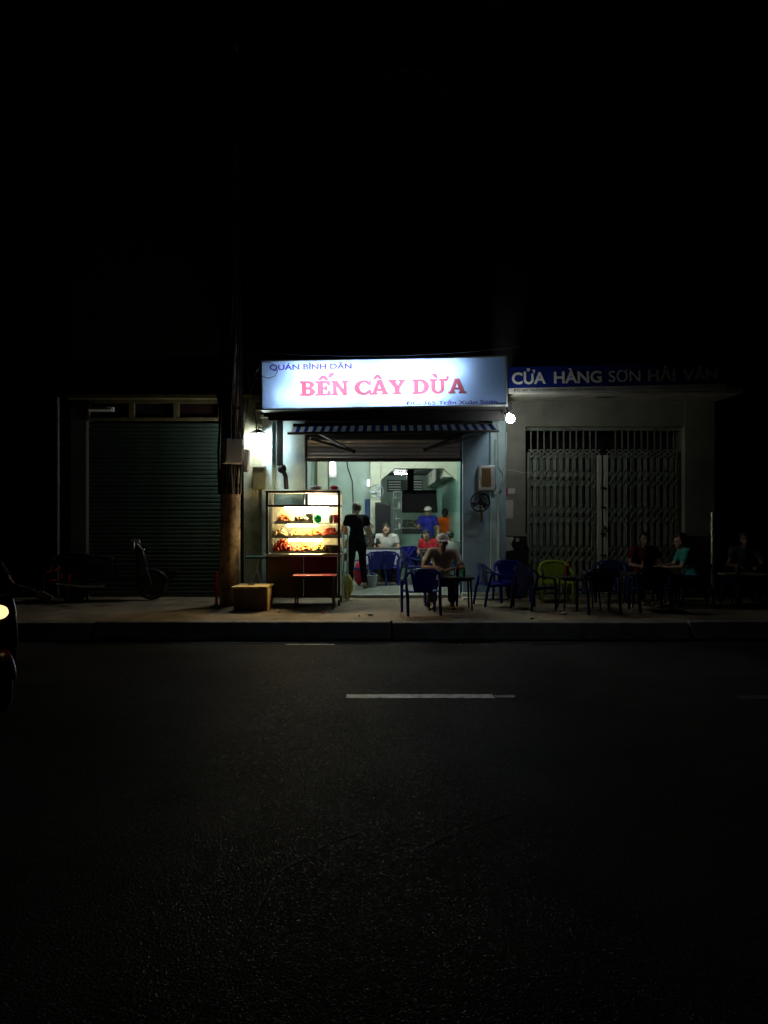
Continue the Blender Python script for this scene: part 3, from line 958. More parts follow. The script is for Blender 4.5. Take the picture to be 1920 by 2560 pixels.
# ------------------------------------------------------------------ utility pole with boxes and cables
PY = 12.3
pl = thing('utility_pole', 'round concrete utility pole with cable bundle left of the food cart', 'pole', (-2.36, PY, PAVE_Z))
px0 = at(575, 1500, PY).x
part('shaft', MB().tube([(px0, PY, PAVE_Z - .05), (px0 + .01, PY, 3), (px0 + .02, PY, 9.2)], [.165, .15, .115], 20), 'pole_concrete', pl, smooth=True)
for z in (2.12, 3.35, 4.1):
    part('band', MB().cyl((px0 + .008, PY, z), (px0 + .008, PY, z + .05), .165, n=20), 'dark_metal', pl, smooth=True)
for k in range(17):  # real bundle, thickened with added black cables to darken the upper pole
    a = R(-165 + 17 * k)
    r = .165
    pts = [(px0 + r * math.cos(a + .25 * math.sin(z * 1.7 + k)) * random.uniform(.98, 1.12), PY + r * math.sin(a + .2 * math.sin(z * 1.3 + k)) * 1.05, z) for z in [2.0 + .35 * i for i in range(21)]]
    part('cable', MB().tube(pts, random.uniform(.016, .026), 6), 'cable', pl, smooth=True)
b0 = at(558, 1160, 12.05)
t = thing('junction_box', 'grey square electrical box strapped to the utility pole', 'electrical box', (px0, 12.02, b0.z))
part('case', MB().box(b0.x, b0.x + .29, 11.95, 12.12, b0.z, b0.z + .39, rot=(0, 1.5, 28)), 'grey_box', t, bev=.01)
part('door_edge', MB().box(b0.x + .02, b0.x + .265, 11.935, 11.946, b0.z + .02, b0.z + .37, rot=(0, 1.5, 28), piv=(b0.x + .145, 12.035, b0.z + .195)), 'grey_box', t, bev=.004)
part('lock', MB().cyl((b0.x + .06, 11.99 - .11, b0.z + .2), (b0.x + .06, 11.99 - .06, b0.z + .2), .012), 'black_metal', t)
b1 = at(610, 1180, 12.15)
t = thing('meter_box', 'narrow white vertical box on right side of the utility pole', 'electrical box', b1)
part('case', MB().box(b1.x - .01, b1.x + .065, 12.14, 12.28, b1.z, b1.z + .36, rot=(0, 3, 0)), 'white_box', t, bev=.008)
part('lid', MB().box(b1.x + .0, b1.x + .055, 12.128, 12.139, b1.z + .03, b1.z + .3, rot=(0, 3, 0), piv=(b1.x + .0275, 12.21, b1.z + .18)), 'white_box', t)
b2 = at(632, 1183, 13.1)
t = thing('meter_box', 'small metal meter box on olive wall below the left bulb', 'electrical box', b2)
part('case', MB().box(b2.x, b2.x + .2, 13.08, FRONT - .022, b2.z - .28, b2.z + .1), 'olive_paint', t, bev=.008)
part('lid', MB().box(b2.x - .01, b2.x + .215, 13.06, FRONT - .025, b2.z + .1, b2.z + .125), 'cream_paint', t)
b3 = at(1198, 1226, 13.16)
t = thing('meter_box', 'electric meter in pale box with dark window on the right blue pillar', 'electrical box', b3)
part('case', MB().box(b3.x, b3.x + .26, 13.08, FRONT - .002, b3.z, b3.z + .42), 'pale_steel', t, bev=.01)
part('window', MB().box(b3.x + .03, b3.x + .19, 13.07, 13.082, b3.z + .06, b3.z + .38), 'cart_brown', t, bev=.005)
b4 = at(1180, 1262, 13.16)
t = thing('wall_fan', 'dark wall fan hanging below the meter on right pillar', 'fan', b4)
fc = Vector((b3.x - .0, 13.02, b3.z - .2))
part('cage', MB().tube([fc + Vector((.16 * math.cos(a), 0, .16 * math.sin(a))) for a in [2 * math.pi * i / 24 for i in range(24)]], .012, 6, closed=True), 'black_metal', t, smooth=True)
part('grille', MB().tube([fc + Vector((.1 * math.cos(a), -.02, .1 * math.sin(a))) for a in [2 * math.pi * i / 20 for i in range(20)]], .006, 5, closed=True), 'black_metal', t, smooth=True)
for k in range(3):
    m = Matrix.Rotation(R(120 * k), 3, 'Y')
    part('blade', MB().add([fc + m @ Vector(p) for p in ((-.02, 0, .02), (.02, .02, .02), (.07, .03, .13), (-.03, 0, .145))], [(0, 1, 2, 3)]), 'dark_plinth', t)
part('hub', MB().cyl(fc + Vector((0, -.02, 0)), fc + Vector((0, .12, 0)), .045), 'black_metal', t, smooth=True)
part('stem', MB().tube([fc + Vector((0, .1, 0)), fc + Vector((.04, .16, -.2)), fc + Vector((.05, .255, -.32))], .025, 8), 'cart_brown', t, smooth=True)

# hanging black pipe above the cart
pp_ = at(700, 1155, 13.1)
t = thing('exhaust_pipe', 'black square pipe hanging over the cart with round fan end', 'pipe', (pp_.x, 13.1, pp_.z))
part('pipe', MB().box(pp_.x - .05, pp_.x + .05, 13.06, 13.14, pp_.z - .06, 3.3), 'black_metal', t, bev=.008)
c = at(705, 1172, 13.1)
part('fan_head', MB().ball(c, (.078, .06, .078), 16, 10), 'black_metal', t, smooth=True)
part('stub', MB().tube([c, at(714, 1190, 13.14), at(716, 1222, 13.2)], .04, 10), 'black_metal', t, smooth=True)


def cable(pts, r, mat, label):
    solo('cable', MB().tube(pts, r, 6), mat, label, 'cable', pts[0], smooth=True)


cable(sag((px0 + .1, PY - .05, 4.3), (2.2, 12.2, 4.35), .12, 20), .008, 'cable', 'thin black cable strung from the pole above the light box')
cable([at(x, y, 12.2) for x, y in ((625, 960), (640, 930), (655, 906), (675, 905), (690, 915), (694, 928), (688, 940), (672, 946), (655, 940), (636, 950), (622, 990), (612, 1060), (606, 1110))], .006, 'cable', 'looped black cable in front of the sign at its left corner')
cable([at(x, y, 12.15) for x, y in ((538, 860), (538, 920), (540, 970), (545, 1005), (555, 1030))], .01, 'grey_box', 'pale cable hanging down left side of the pole')
cable([at(x, y, 12.05) for x, y in ((599, 1080), (602, 1100), (606, 1125), (608, 1145), (612, 1170))], .011, 'white_box', 'white cable bent over the edge of the pole box')
cable([at(x, y, 12.2) for x, y in ((590, 850), (612, 900), (628, 1000), (640, 1050), (642, 1085))], .01, 'cable', 'black cable running from the pole to the left bulb')
cable([at(x, y, 13.16) for x, y in ((1243, 1060), (1246, 1120), (1246, 1165), (1262, 1190), (1252, 1225), (1235, 1236), (1222, 1228))], .014, 'cable_pale', 'pale green cable looping down the right pillar to the meter')
cable([at(x, y, 13.1) for x, y in ((1266, 1080), (1265, 1130), (1258, 1190), (1246, 1225), (1244, 1300))], .012, 'cable_pale', 'pale cable sagging along the edge of right pillar')
cable([at(x, y, 13.15) for x, y in ((1242, 1172), (1275, 1175), (1300, 1180), (1320, 1182))], .005, 'cable_pale', 'thin pale wire crossing the grey pillar towards the gate')
cable([at(x, y, 13.17) for x, y in ((1240, 1100), (1241, 1200), (1247, 1300), (1248, 1440))], .03, 'blue_wall', 'blue painted conduit down the right pillar')

# ------------------------------------------------------------------ food cart
CX0, CX1, CY0, CY1 = -1.86, -.69, 12.08, 12.66
cart = thing('food_cart', 'glass food cart with lit shelves and dark red base before the eatery', 'food cart', ((CX0 + CX1) / 2, (CY0 + CY1) / 2, PAVE_Z))
for x in (CX0, CX1 - .04):
    for y, mt in ((CY0, 'cart_frame'), (CY1 - .04, 'pale_steel')):
        part('post', MB().box(x, x + .04, y, y + .04, .36, 2.06), mt, cart, bev=.004)
        part('caster', MB().cyl((x + .005, y + .02, .29), (x + .035, y + .02, .29), .05, n=14), 'tyre', cart, smooth=True)
for z, mt in ((2.02, 'cart_frame'), (1.8, 'cart_frame')):
    part('rail', MB().box(CX0 + .04, CX1 - .04, CY0 + .004, CY0 + .034, z, z + .035), mt, cart, bev=.003)
    part('rail', MB().box(CX0 + .04, CX1 - .04, CY1 - .034, CY1 - .004, z, z + .035), 'pale_steel', cart, bev=.003)
    for x in (CX0 + .005, CX1 - .035):
        part('rail', MB().box(x, x + .03, CY0 + .04, CY1 - .04, z, z + .035), 'pale_steel', cart, bev=.003)
part('mullion', MB().box(-1.27, -1.25, CY0 + .01, CY0 + .03, 1.836, 2.02), 'cart_frame', cart)
part('counter', MB().box(CX0 - .02, CX1 + .03, CY0 - .025, CY1 + .02, 1.025, 1.06), 'steel', cart, bev=.006)
part('base_panel', MB().box(CX0 + .045, -1.27, CY0 + .01, CY0 + .03, .38, 1.02), 'cart_brown', cart, bev=.003)
part('base_panel', MB().box(-1.262, CX1 - .045, CY0 + .01, CY0 + .03, .38, 1.02), 'cart_red', cart, bev=.003)
part('side_panel', MB().box(CX0 + .01, CX0 + .03, CY0 + .045, CY1 - .045, .38, 1.02), 'cart_brown', cart)
part('side_panel', MB().box(CX1 - .03, CX1 - .01, CY0 + .045, CY1 - .045, .38, 1.02), 'pale_steel', cart)
part('bottom_shelf', MB().box(CX0 + .04, CX1 - .04, CY0 + .04, CY1 - .04, .37, .39), 'dark_metal', cart)
for z in (1.3, 1.53):
    part('shelf', MB().box(CX0 + .045, CX1 - .045, CY0 + .14, CY1 - .05, z, z + .012), 'steel', cart)
part('back_panel', MB().box(CX0 + .045, CX1 - .045, CY1 - .022, CY1 - .012, 1.065, 1.8), 'cream_paint', cart)
part('back_pane', MB().box(CX0 + .045, CX1 - .045, CY1 - .022, CY1 - .017, 1.84, 2.02), 'glass', cart)
part('front_pane', MB().box(CX0 + .045, CX1 - .045, CY0 + .012, CY0 + .017, 1.065, 1.8), 'glass', cart)
part('side_pane', MB().box(CX0 + .015, CX0 + .02, CY0 + .045, CY1 - .045, 1.065, 1.8), 'glass', cart)
part('side_pane', MB().box(CX1 - .02, CX1 - .015, CY0 + .045, CY1 - .045, 1.065, 1.8), 'glass', cart)
part('upper_panel', MB().box(CX0 + .045, -1.272, CY0 + .014, CY0 + .018, 1.836, 2.02), 'glass', cart)
part('lamp_box', MB().box(-1.24, CX1 - .05, CY1 - .06, CY1 - .035, 1.838, 2.0), 'foam_white', cart)
for x0, x1, z, y in ((-1.55, -1.05, 1.505, CY0 + .16), (-1.52, -.99, 1.275, CY0 + .16)):
    part('tube_lamp', MB().cyl((x0, y, z), (x1, y, z), .017, n=10), 'cart_tube', cart, smooth=True)
part('tube_lamp', MB().cyl((-1.6, CY0 + .3, 1.785), (-.9, CY0 + .3, 1.785), .016, n=10), 'cart_tube', cart, smooth=True)
part('tube_lamp', MB().cyl((-1.2, CY0 + .3, 1.88), (-.98, CY0 + .3, 1.88), .03, n=10), 'cart_lamp', cart, smooth=True)
part('canopy_tray', MB().box(CX0 + .5, CX1 - .02, CY0 + .1, CY1 - .05, 2.058, 2.075), 'pale_steel', cart)


def lump(mb, c, s, seed):
    rnd = random.Random(seed)
    b = MB().ball((0, 0, 0), 1, 7, 5)
    rot = Euler((rnd.uniform(0, 6), rnd.uniform(0, 6), rnd.uniform(0, 6))).to_matrix()
    sc = Vector((s * rnd.uniform(.7, 1.5), s * rnd.uniform(.6, 1.1), s * rnd.uniform(.45, .9)))
    mb.add([Vector(c) + rot @ Vector((p.x * sc.x, p.y * sc.y, p.z * sc.z)) * (1 + .25 * noise.noise(p * 2 + Vector((seed, 0, 0)))) for p in b.v], b.f)


def tray(x, y, z, w, d, mat, label, nl=34, s=.026, hgt=.05, seed=0, tmat='steel'):
    t = thing('food_tray', label, 'food tray', (x, y, z))
    mb = MB().box(x - w / 2, x + w / 2, y - d / 2, y + d / 2, z + .001, z + .008)
    for a in ((x - w / 2, x - w / 2 + .006, y - d / 2, y + d / 2), (x + w / 2 - .006, x + w / 2, y - d / 2, y + d / 2), (x - w / 2 + .006, x + w / 2 - .006, y - d / 2, y - d / 2 + .006), (x - w / 2 + .006, x + w / 2 - .006, y + d / 2 - .006, y + d / 2)):
        mb.box(*a, z + .004, z + .035)
    part('pan', mb, tmat, t)
    f = MB()
    rnd = random.Random(seed + 5)
    for i in range(nl):
        u, v = rnd.uniform(-1, 1), rnd.uniform(-1, 1)
        hz = hgt * (1 - .7 * max(abs(u), abs(v)) ** 2) * rnd.uniform(.5, 1.15)
        lump(f, (x + u * (w / 2 - .03), y + v * (d / 2 - .03), z + .015 + hz), s, seed * 100 + i)
    o = part('food', f, mat, t, smooth=True)
    return t


zc = 1.061
tray(-1.62, 12.33, zc, .34, .3, 'food_red', 'tray heaped with red food at left of the cart counter', 110, .032, .17, 1)
tray(-1.3, 12.33, zc, .26, .3, 'food_orange', 'tray of reddish orange food mid counter of the cart', 90, .03, .12, 2)
tray(-1.04, 12.34, zc, .25, .3, 'food_yellow', 'tray of bright yellow food on the cart counter', 90, .028, .14, 3)
tray(-1.68, 12.4, 1.313, .26, .3, 'food_pale', 'tray of pale golden food at left of the middle shelf', 80, .028, .12, 4)
tray(-1.39, 12.4, 1.313, .26, .3, 'food_yellow', 'tray of yellowish food left of centre on middle shelf', 80, .024, .09, 5)
tray(-1.12, 12.4, 1.313, .24, .3, 'food_orange', 'tray of orange food right of centre on middle shelf', 80, .026, .09, 6)
tray(-.86, 12.4, 1.313, .26, .3, 'food_red', 'tray of red sausage-like food at right of middle shelf', 90, .03, .12, 7)
tray(-1.62, 12.42, 1.543, .26, .28, 'food_orange', 'tray of reddish food at left of the top shelf', 70, .028, .1, 8)
tray(-1.33, 12.42, 1.543, .26, .28, 'food_pale', 'tray of pale buns in the middle of the top shelf', 30, .045, .09, 9)
c = Vector((-.83, 12.36, zc))
solo('cooking_pot', MB().lathe(c, [(.09, 0), (.11, .02), (.115, .12), (.122, .125), (.11, .13), (.1, .11), (.0, .11)], 20), 'pot_dark', 'dark pot standing at the right end of the cart counter', 'pot', c, smooth=True)
c = Vector((-1.06, 12.3, 1.543))
solo('green_bowl', MB().ball(c + Vector((0, 0, .075)), (.062, .062, .075), 16, 10), 'plastic_green', 'bright green round plastic container on the top shelf', 'container', c, smooth=True)
for i, (x, mt, lab) in enumerate(((-1.2, 'foam_white', 'white foam box stack in middle of top shelf'), (-.86, 'plastic_grey', 'grey plastic jar at right end of top shelf'), (-.78, 'plastic_pink', 'pink plastic cup at far right of top shelf'))):
    c = Vector((x, 12.42, 1.543))
    if i == 0:
        solo('foam_box', MB().box(x - .06, x + .06, 12.35, 12.5, 1.544, 1.62).box(x - .062, x + .062, 12.348, 12.502, 1.621, 1.7), mt, lab, 'box', c, bev=.008)
    else:
        solo('cup', MB().lathe(c, [(.03, .001), (.036, .02), (.04, .13), (.034, .135), (.03, .03), (0, .03)]), mt, lab, 'cup', c, smooth=True)
for i, (x, w, mt, lab) in enumerate(((-1.1, .2, 'foam_white', 'white foam tray lying on top of the cart'), (-.8, .14, 'plastic_pink', 'dark pink bundle on the top right corner of the cart'))):
    c = Vector((x, 12.35, 2.076))
    solo('bundle', MB().ball(c + Vector((0, 0, .035)), (w / 2, .1, .034), 14, 8), mt, lab, 'bundle', c, smooth=True)
# bags and bucket right of the cart
c = at(868, 1452, 13.0); c.z = PAVE_Z
bag = MB().ball(c + Vector((0, 0, .22)), (.1, .1, .22), 16, 12)
for v in bag.v:
    k = (v.z - c.z) / .44
    s = 1 + .25 * noise.noise(v * 14) - .35 * max(0, k - .6)
    v.x = c.x + (v.x - c.x) * s
    v.y = c.y + (v.y - c.y) * s
solo('plastic_bag', bag, 'plastic_yellow', 'yellowish green plastic bag hanging at right side of the cart', 'bag', c, smooth=True)
sd = thing('side_stand', 'small steel shelf stand with jars attached beside the cart', 'shelf', (-.6, 12.85, PAVE_Z))
for x in (-.675, -.61):
    for y in (12.75, 12.95):
        part('leg', MB().cyl((x, y, PAVE_Z), (x, y, 1.4), .01), 'steel', sd)
for z in (.9, 1.12, 1.34):
    part('shelf', MB().box(-.685, -.6, 12.73, 12.97, z, z + .012), 'steel', sd)
for i, (x, z, mt, lab) in enumerate(((-.642, .913, 'food_brown', 'brown jar on lowest shelf of the small stand'), (-.642, 1.133, 'food_pale', 'pale jar on middle shelf of the small stand'), (-.642, 1.353, 'food_orange', 'orange jar on top shelf of the small stand'))):
    c = Vector((x, 12.84, z))
    j = solo('jar', MB().lathe(c, [(.04, .001), (.04, .01), (.04, .09), (.03, .105), (.03, .12), (0, .12)]), mt, lab, 'jar', c, smooth=True)
c = at(931, 1463, 14.6); c.z = FL
t = thing('bucket', 'pale grey plastic bucket on the shop floor right of the standing person', 'bucket', c)
part('body', MB().lathe(c, [(.07, .001), (.075, .01), (.098, .22), (.105, .225), (.098, .228), (.07, .02), (0, .02)]), 'plastic_grey', t, smooth=True)
part('handle', MB().tube([c + Vector((.1 * math.cos(a), -.0, .21 + .1 * math.sin(a) * .6)) for a in [math.pi * i / 10 for i in range(11)]], .005, 5), 'steel', t)
c = at(897, 1460, 15.0); c.z = FL
bag = MB().ball(c + Vector((0, 0, .24)), (.095, .08, .24), 18, 14)
for v in bag.v:
    k = (v.z - c.z) / .48
    s = 1 + .2 * noise.noise(v * 12) - .3 * max(0, k - .55)
    v.x = c.x + (v.x - c.x) * s
solo('plastic_bag', bag, 'plastic_pink', 'bright red plastic bag on floor seen between standing person\'s legs', 'bag', c, smooth=True)

# cardboard box by the pole
bx = thing('wooden_box', 'low yellowish box with plank top beside the pole', 'box', (-2.1, 11.75, PAVE_Z))
part('body', MB().box(-2.25, -1.76, 11.5, 11.95, PAVE_Z + .002, .575), 'cardboard_shaded', bx, bev=.006)
part('top_board', MB().box(-2.27, -1.73, 11.46, 12.0, .577, .605, rot=(0, -1, -4)), 'cardboard', bx, bev=.004)  # top and cart side take the paler copy, lit look in colour
part('side_board', MB().box(-1.758, -1.74, 11.5, 11.95, PAVE_Z + .002, .57), 'cardboard', bx, bev=.003)
c = Vector((-2.03, 11.7, .612))
solo('phone', MB().box(c.x - .05, c.x + .05, c.y - .03, c.y + .03, .615, .63), 'black_metal', 'small dark object lying on the plank top of box', 'phone', c, bev=.006)
# folded green stall and pink post near the pole
t = thing('folding_stall', 'dark green folding frame leaning behind the utility pole', 'stall frame', (-2.1, 12.75, PAVE_Z))
part('top', MB().box(-2.28, -1.93, 12.6, 12.95, .95, .985), 'green_awning_cloth', t, bev=.005)
part('leg', MB().tube([(-2.26, 12.65, PAVE_Z), (-2.05, 12.65, .95)], .014, 6), 'pale_steel', t)
part('leg', MB().tube([(-1.97, 12.9, PAVE_Z), (-2.2, 12.9, .95)], .014, 6), 'pale_steel', t)
c = at(541, 1520, 11.9)
t = thing('red_post', 'thin red plastic post standing left of the utility pole', 'post', (c.x, 11.9, PAVE_Z))
part('tube', MB().cyl((c.x, 11.9, PAVE_Z), (c.x, 11.9, .8), .022), 'plastic_red', t, smooth=True)
part('foot', MB().lathe((c.x, 11.9, PAVE_Z), [(.09, .001), (.09, .02), (.03, .05), (0, .05)]), 'dark_plinth', t, smooth=True)


# ------------------------------------------------------------------ tables and chairs
def make_table(name, label, cat, x, y, w, d, h, mat, leg, z=PAVE_Z, group=None, rz=0):
    t = thing(name, label, cat, (x, y, z), group, world=False)
    t.rotation_euler.z = R(rz)
    part('table_top', MB().box(-w / 2, w / 2, -d / 2, d / 2, h - .025, h), mat, t, bev=.006)
    part('apron', MB().box(-w / 2 + .04, w / 2 - .04, -d / 2 + .04, d / 2 - .04, h - .06, h - .026), leg, t)
    for sx in (-1, 1):
        for sy in (-1, 1):
            part('leg', MB().tube([(sx * (w / 2 - .04), sy * (d / 2 - .04), 0), (sx * (w / 2 - .06), sy * (d / 2 - .06), h - .04)], .014, 8), leg, t, smooth=True)
    return t


make_table('folding_table', 'low folding table with red top in front of the cart', 'table', -1.06, 11.82, .66, .4, .52, 'red_laminate', 'dark_metal')
make_table('folding_table', 'low dark table where man in white cap sits', 'table', 1.0, 11.72, .72, .5, .5, 'table_top_dark', 'dark_metal')
make_table('folding_table', 'dark table amid blue chairs before the lime chair', 'table', 2.98, 11.75, .62, .5, .5, 'table_top_dark', 'dark_metal')
make_table('folding_table', 'dim table in front of person in teal shirt', 'table', 4.2, 12.1, .8, .55, .52, 'table_top_dark', 'dark_metal')
make_table('folding_table', 'pale yellowish table at far right in the dark', 'table', 5.75, 12.2, .7, .5, .5, 'table_top_wood', 'dark_metal')
it = make_table('dining_table', 'table with hanging white flowered cloth inside the eatery', 'table', -.02, 15.75, .66, .62, .7, 'table_top_dark', 'steel', FL)
cl = MB()
N = 40
per = [(-.335, -.315), (.335, -.315), (.335, .315), (-.335, .315)]
ring = []
for k in range(4):
    a, b = per[k], per[(k + 1) % 4]
    for i in range(12):
        ring.append((a[0] + (b[0] - a[0]) * i / 12, a[1] + (b[1] - a[1]) * i / 12))
vs = [(x, y, .672) for x, y in ring] + [(x * (1.04 + .02 * math.sin(i * 2.1)), y * (1.04 + .02 * math.sin(i * 1.7)), .36 + .03 * math.sin(i * .9)) for i, (x, y) in enumerate(ring)]
nr = len(ring)
cl.add(vs, [(i, (i + 1) % nr, nr + (i + 1) % nr, nr + i) for i in range(nr)])
cl.v = [p + Vector((-.02, 15.75, FL)) for p in cl.v]
solo('tablecloth', cl, 'cloth_white', 'white flowered plastic cloth hanging from the indoor table', 'tablecloth', (-.02, 15.75, FL + .36), smooth=True)
make_table('dining_table', 'dark table at the right wall inside the eatery', 'table', 1.05, 15.7, .7, .6, .68, 'table_top_dark', 'steel', FL)


def make_chair():
    t = thing('plastic_chair', 'x', 'chair', (0, 0, 0), 'plastic armchairs of the eatery', world=False)
    mt = 'plastic_blue'
    # seat: dished rounded slab
    n = 10
    vs, fs = [], []
    for lay in (0, 1):
        for j in range(n + 1):
            for i in range(n + 1):
                u, v = i / n * 2 - 1, j / n * 2 - 1
                x = u * (.215 - .02 * (v < 0) * abs(v)) * (1 - .06 * abs(v) ** 6)
                y = v * .205 * (1 - .06 * abs(u) ** 6)
                z = .345 - .014 * (1 - u * u) * (1 - v * v) - (.02 * max(0, v - .7) / .3) - lay * .022
                vs.append((x, y, z))
    k = (n + 1) ** 2
    for j in range(n):
        for i in range(n):
            a = j * (n + 1) + i
            fs += [(a, a + 1, a + n + 2, a + n + 1), (k + a, k + a + n + 1, k + a + n + 2, k + a + 1)]
    for i in range(n):
        for a, b in ((i, i + 1), (n * (n + 1) + i + 1, n * (n + 1) + i)):
            fs.append((a, k + a, k + b, b))
        for a, b in (((i + 1) * (n + 1), i * (n + 1)), (i * (n + 1) + n, (i + 1) * (n + 1) + n)):
            fs.append((a, k + a, k + b, b))
    part('seat', MB().add(vs, fs), mt, t, smooth=True)
    # rail: arm - back - arm in one sweep
    path = [(-.255, .18, .46), (-.262, .1, .49), (-.262, -.05, .5), (-.255, -.14, .53), (-.225, -.2, .6), (-.15, -.235, .648), (0, -.25, .662)]
    path = path + [(-x, y, z) for x, y, z in path[-2::-1]]
    part('rail', MB().tube(path, .024, 8, .012, up=(0, 0, 1)), mt, t, smooth=True)
    for i in range(7):
        u = (i - 3) / 3
        xt, xb = u * .175, u * .105
        zt = .652 - .045 * u * u
        pts = [(xb, -.19 + .02 * u * u, .33), (xb + (xt - xb) * .4, -.215 + .022 * u * u, .45), (xb + (xt - xb) * .75, -.235 + .025 * u * u, .56), (xt, -.246 + .03 * u * u, zt)]
        part('back_slat', MB().tube(pts, .031, 6, .006, up=(0, 1, 0)), mt, t, smooth=True)
    for s in (-1, 1):
        part('leg', MB().tube([(s * .245, .215, 0), (s * .25, .2, .25), (s * .256, .175, .47)], [.02, .024, .022], 6), mt, t, smooth=True)
        part('leg', MB().tube([(s * .235, -.265, 0), (s * .235, -.225, .25), (s * .25, -.15, .52)], [.02, .024, .02], 6), mt, t, smooth=True)
        part('seat_side', MB().tube([(s * .245, .2, .325), (s * .225, 0, .335), (s * .235, -.2, .325)], .012, 6, .02, up=(0, 0, 1)), mt, t, smooth=True)
    return t


chair0 = make_chair()
first = [True]
for x, y, z, rz, mt, lab in (
        ((1052 - 960) / F * 11.25, 11.2, PAVE_Z, 8, 'plastic_blue', 'blue plastic armchair with its back to the street in front of man in cap'),
        (1.76, 12.2, PAVE_Z, -75, 'plastic_blue', 'bright blue plastic chair turned sideways against the right pillar'),
        (2.12, 12.75, PAVE_Z, 190, 'plastic_blue', 'blue plastic chair by the torn poster on dark plinth'),
        (2.3, 11.75, PAVE_Z, -60, 'plastic_navy', 'dark navy chair turned sideways left of lime chair'),
        (2.83, 12.65, PAVE_Z, 175, 'plastic_lime', 'yellow green plastic chair in front of the folding gate'),
        (3.15, 11.3, PAVE_Z, 5, 'plastic_navy', 'dark chair nearest the kerb before the folding gate'),
        (3.75, 12.7, PAVE_Z, 165, 'plastic_navy', 'navy chair standing before the lock posts of the gate'),
        (4.0, 11.55, PAVE_Z, 0, 'plastic_navy', 'dim blue chair with back to street left of teal person'),
        (4.85, 12.05, PAVE_Z, 80, 'plastic_blue', 'blue chair under person in teal shirt'),
        (.9, 12.28, PAVE_Z, 180, 'plastic_blue', 'blue chair under the man in white cap'),
        (.03, 15.15, FL, 4, 'plastic_blue', 'blue chair with back to door at the clothed indoor table'),
        (-.3, 14.95, FL, 40, 'plastic_blue', 'blue chair angled beside bucket inside the shop'),
        (.42, 16.0, FL, 75, 'plastic_blue', 'blue chair at right end of the clothed indoor table'),
        (.6, 15.3, FL, -80, 'plastic_navy', 'dark chair left of the right wall table indoors'),
        (-.05, 16.4, FL, 180, 'plastic_blue', 'blue chair under the indoor diner in white shirt'),
        (1.0, 16.3, FL, 170, 'plastic_blue', 'blue chair under the seated person in red'),
        (1.25, 15.15, FL, 0, 'plastic_navy', 'dark chair at the right wall table under a diner'),
        (.52, 17.3, FL, 10, 'plastic_blue', 'blue chair alone in the middle of the room farther back'),
        (.3, 16.75, FL, 100, 'plastic_blue', 'blue chair turned sideways right of the diner in white'),
        (5.95, 12.65, PAVE_Z, 180, 'plastic_navy', 'dark chair behind pale table at far right'),
        (4.3, 12.7, PAVE_Z, 180, 'plastic_navy', 'dark chair behind the dim table under person in maroon'),
        (-5.3, 12.75, PAVE_Z, 160, 'plastic_red', 'red plastic chair in the dark before the green shutter')):
    o = chair0 if first[0] else dup(chair0)
    first[0] = False
    o.location = (x, y, z)
    o.rotation_euler.z = R(rz)
    o['label'] = lab
    if mt != 'plastic_blue':
        recolour(o, {'plastic_blue': mt})

# things on the front table
c = Vector((.72, 11.75, PAVE_Z + .501))
solo('steel_bowl', MB().lathe(c, [(.07, 0), (.1, .03), (.13, .085), (.136, .088), (.125, .085), (.09, .03), (0, .02)], 24), 'steel', 'stainless bowl standing in for a reflection on table before man in white cap', 'bowl', c, smooth=True)  # bowl put where the table surface only shows a reflection
c = Vector((.98, 11.82, PAVE_Z + .501))
solo('drinking_glass', MB().lathe(c, [(.028, 0), (.036, .11), (.033, .11), (.026, .008), (0, .008)]), 'glass', 'small clear glass on the table of man in cap', 'glass', c, smooth=True)
c = Vector((1.12, 11.72, PAVE_Z + .501))
solo('sauce_bottle', MB().lathe(c, [(.03, 0), (.032, .1), (.012, .14), (.012, .17), (0, .17)]), 'food_brown', 'brown sauce bottle at right of the cap man\'s table', 'bottle', c, smooth=True)
c = Vector((3.4, 11.85, PAVE_Z + .501))
c = Vector((3.12, 11.8, PAVE_Z + .501))
solo('steel_bowl', MB().lathe(c, [(.06, 0), (.09, .03), (.11, .08), (.1, .078), (.07, .02), (0, .02)], 20), 'steel', 'steel bowl on the dark table before the gate', 'bowl', c, smooth=True)

for i, (x, y, h, mt, nm, lab) in enumerate((
        (2.82, 11.82, .15, 'plastic_red', 'chopstick_jar', 'red chopstick jar on dark table before the lime chair'),
        (4.1, 12.15, .2, 'food_brown', 'bottle', 'brown bottle on the dim table by the teal person'),
        (4.4, 12.0, .1, 'plastic_grey', 'cup', 'grey cup on the dim table by the teal person'),
        (5.6, 12.15, .2, 'food_brown', 'bottle', 'brown bottle on pale table at far right'),
        (1.2, 11.6, .11, 'plastic_green', 'cup', 'green cup at right end of the cap man\'s table'))):
    c = Vector((x, y, PAVE_Z + (.521 if i in (1, 2) else .501)))
    r = .03
    pr = [(r, 0), (r * 1.1, h * .6), (r * .45, h * .78), (r * .42, h), (0, h)] if nm == 'bottle' else [(r * .9, 0), (r * 1.15, h), (r * 1.02, h), (r * .8, .01), (0, .01)]
    o = solo(nm, MB().lathe(c, pr), mt, lab, 'bottle' if nm == 'bottle' else 'cup', c, smooth=True)
    if nm == 'chopstick_jar':
        for k in range(7):
            a = k * .9
            link('chopstick', MB().cyl((.012 * math.cos(a), .012 * math.sin(a), .012), (.03 * math.cos(a), .03 * math.sin(a), .23), .0035, n=5).mesh('chopstick'), 'cardboard', o)
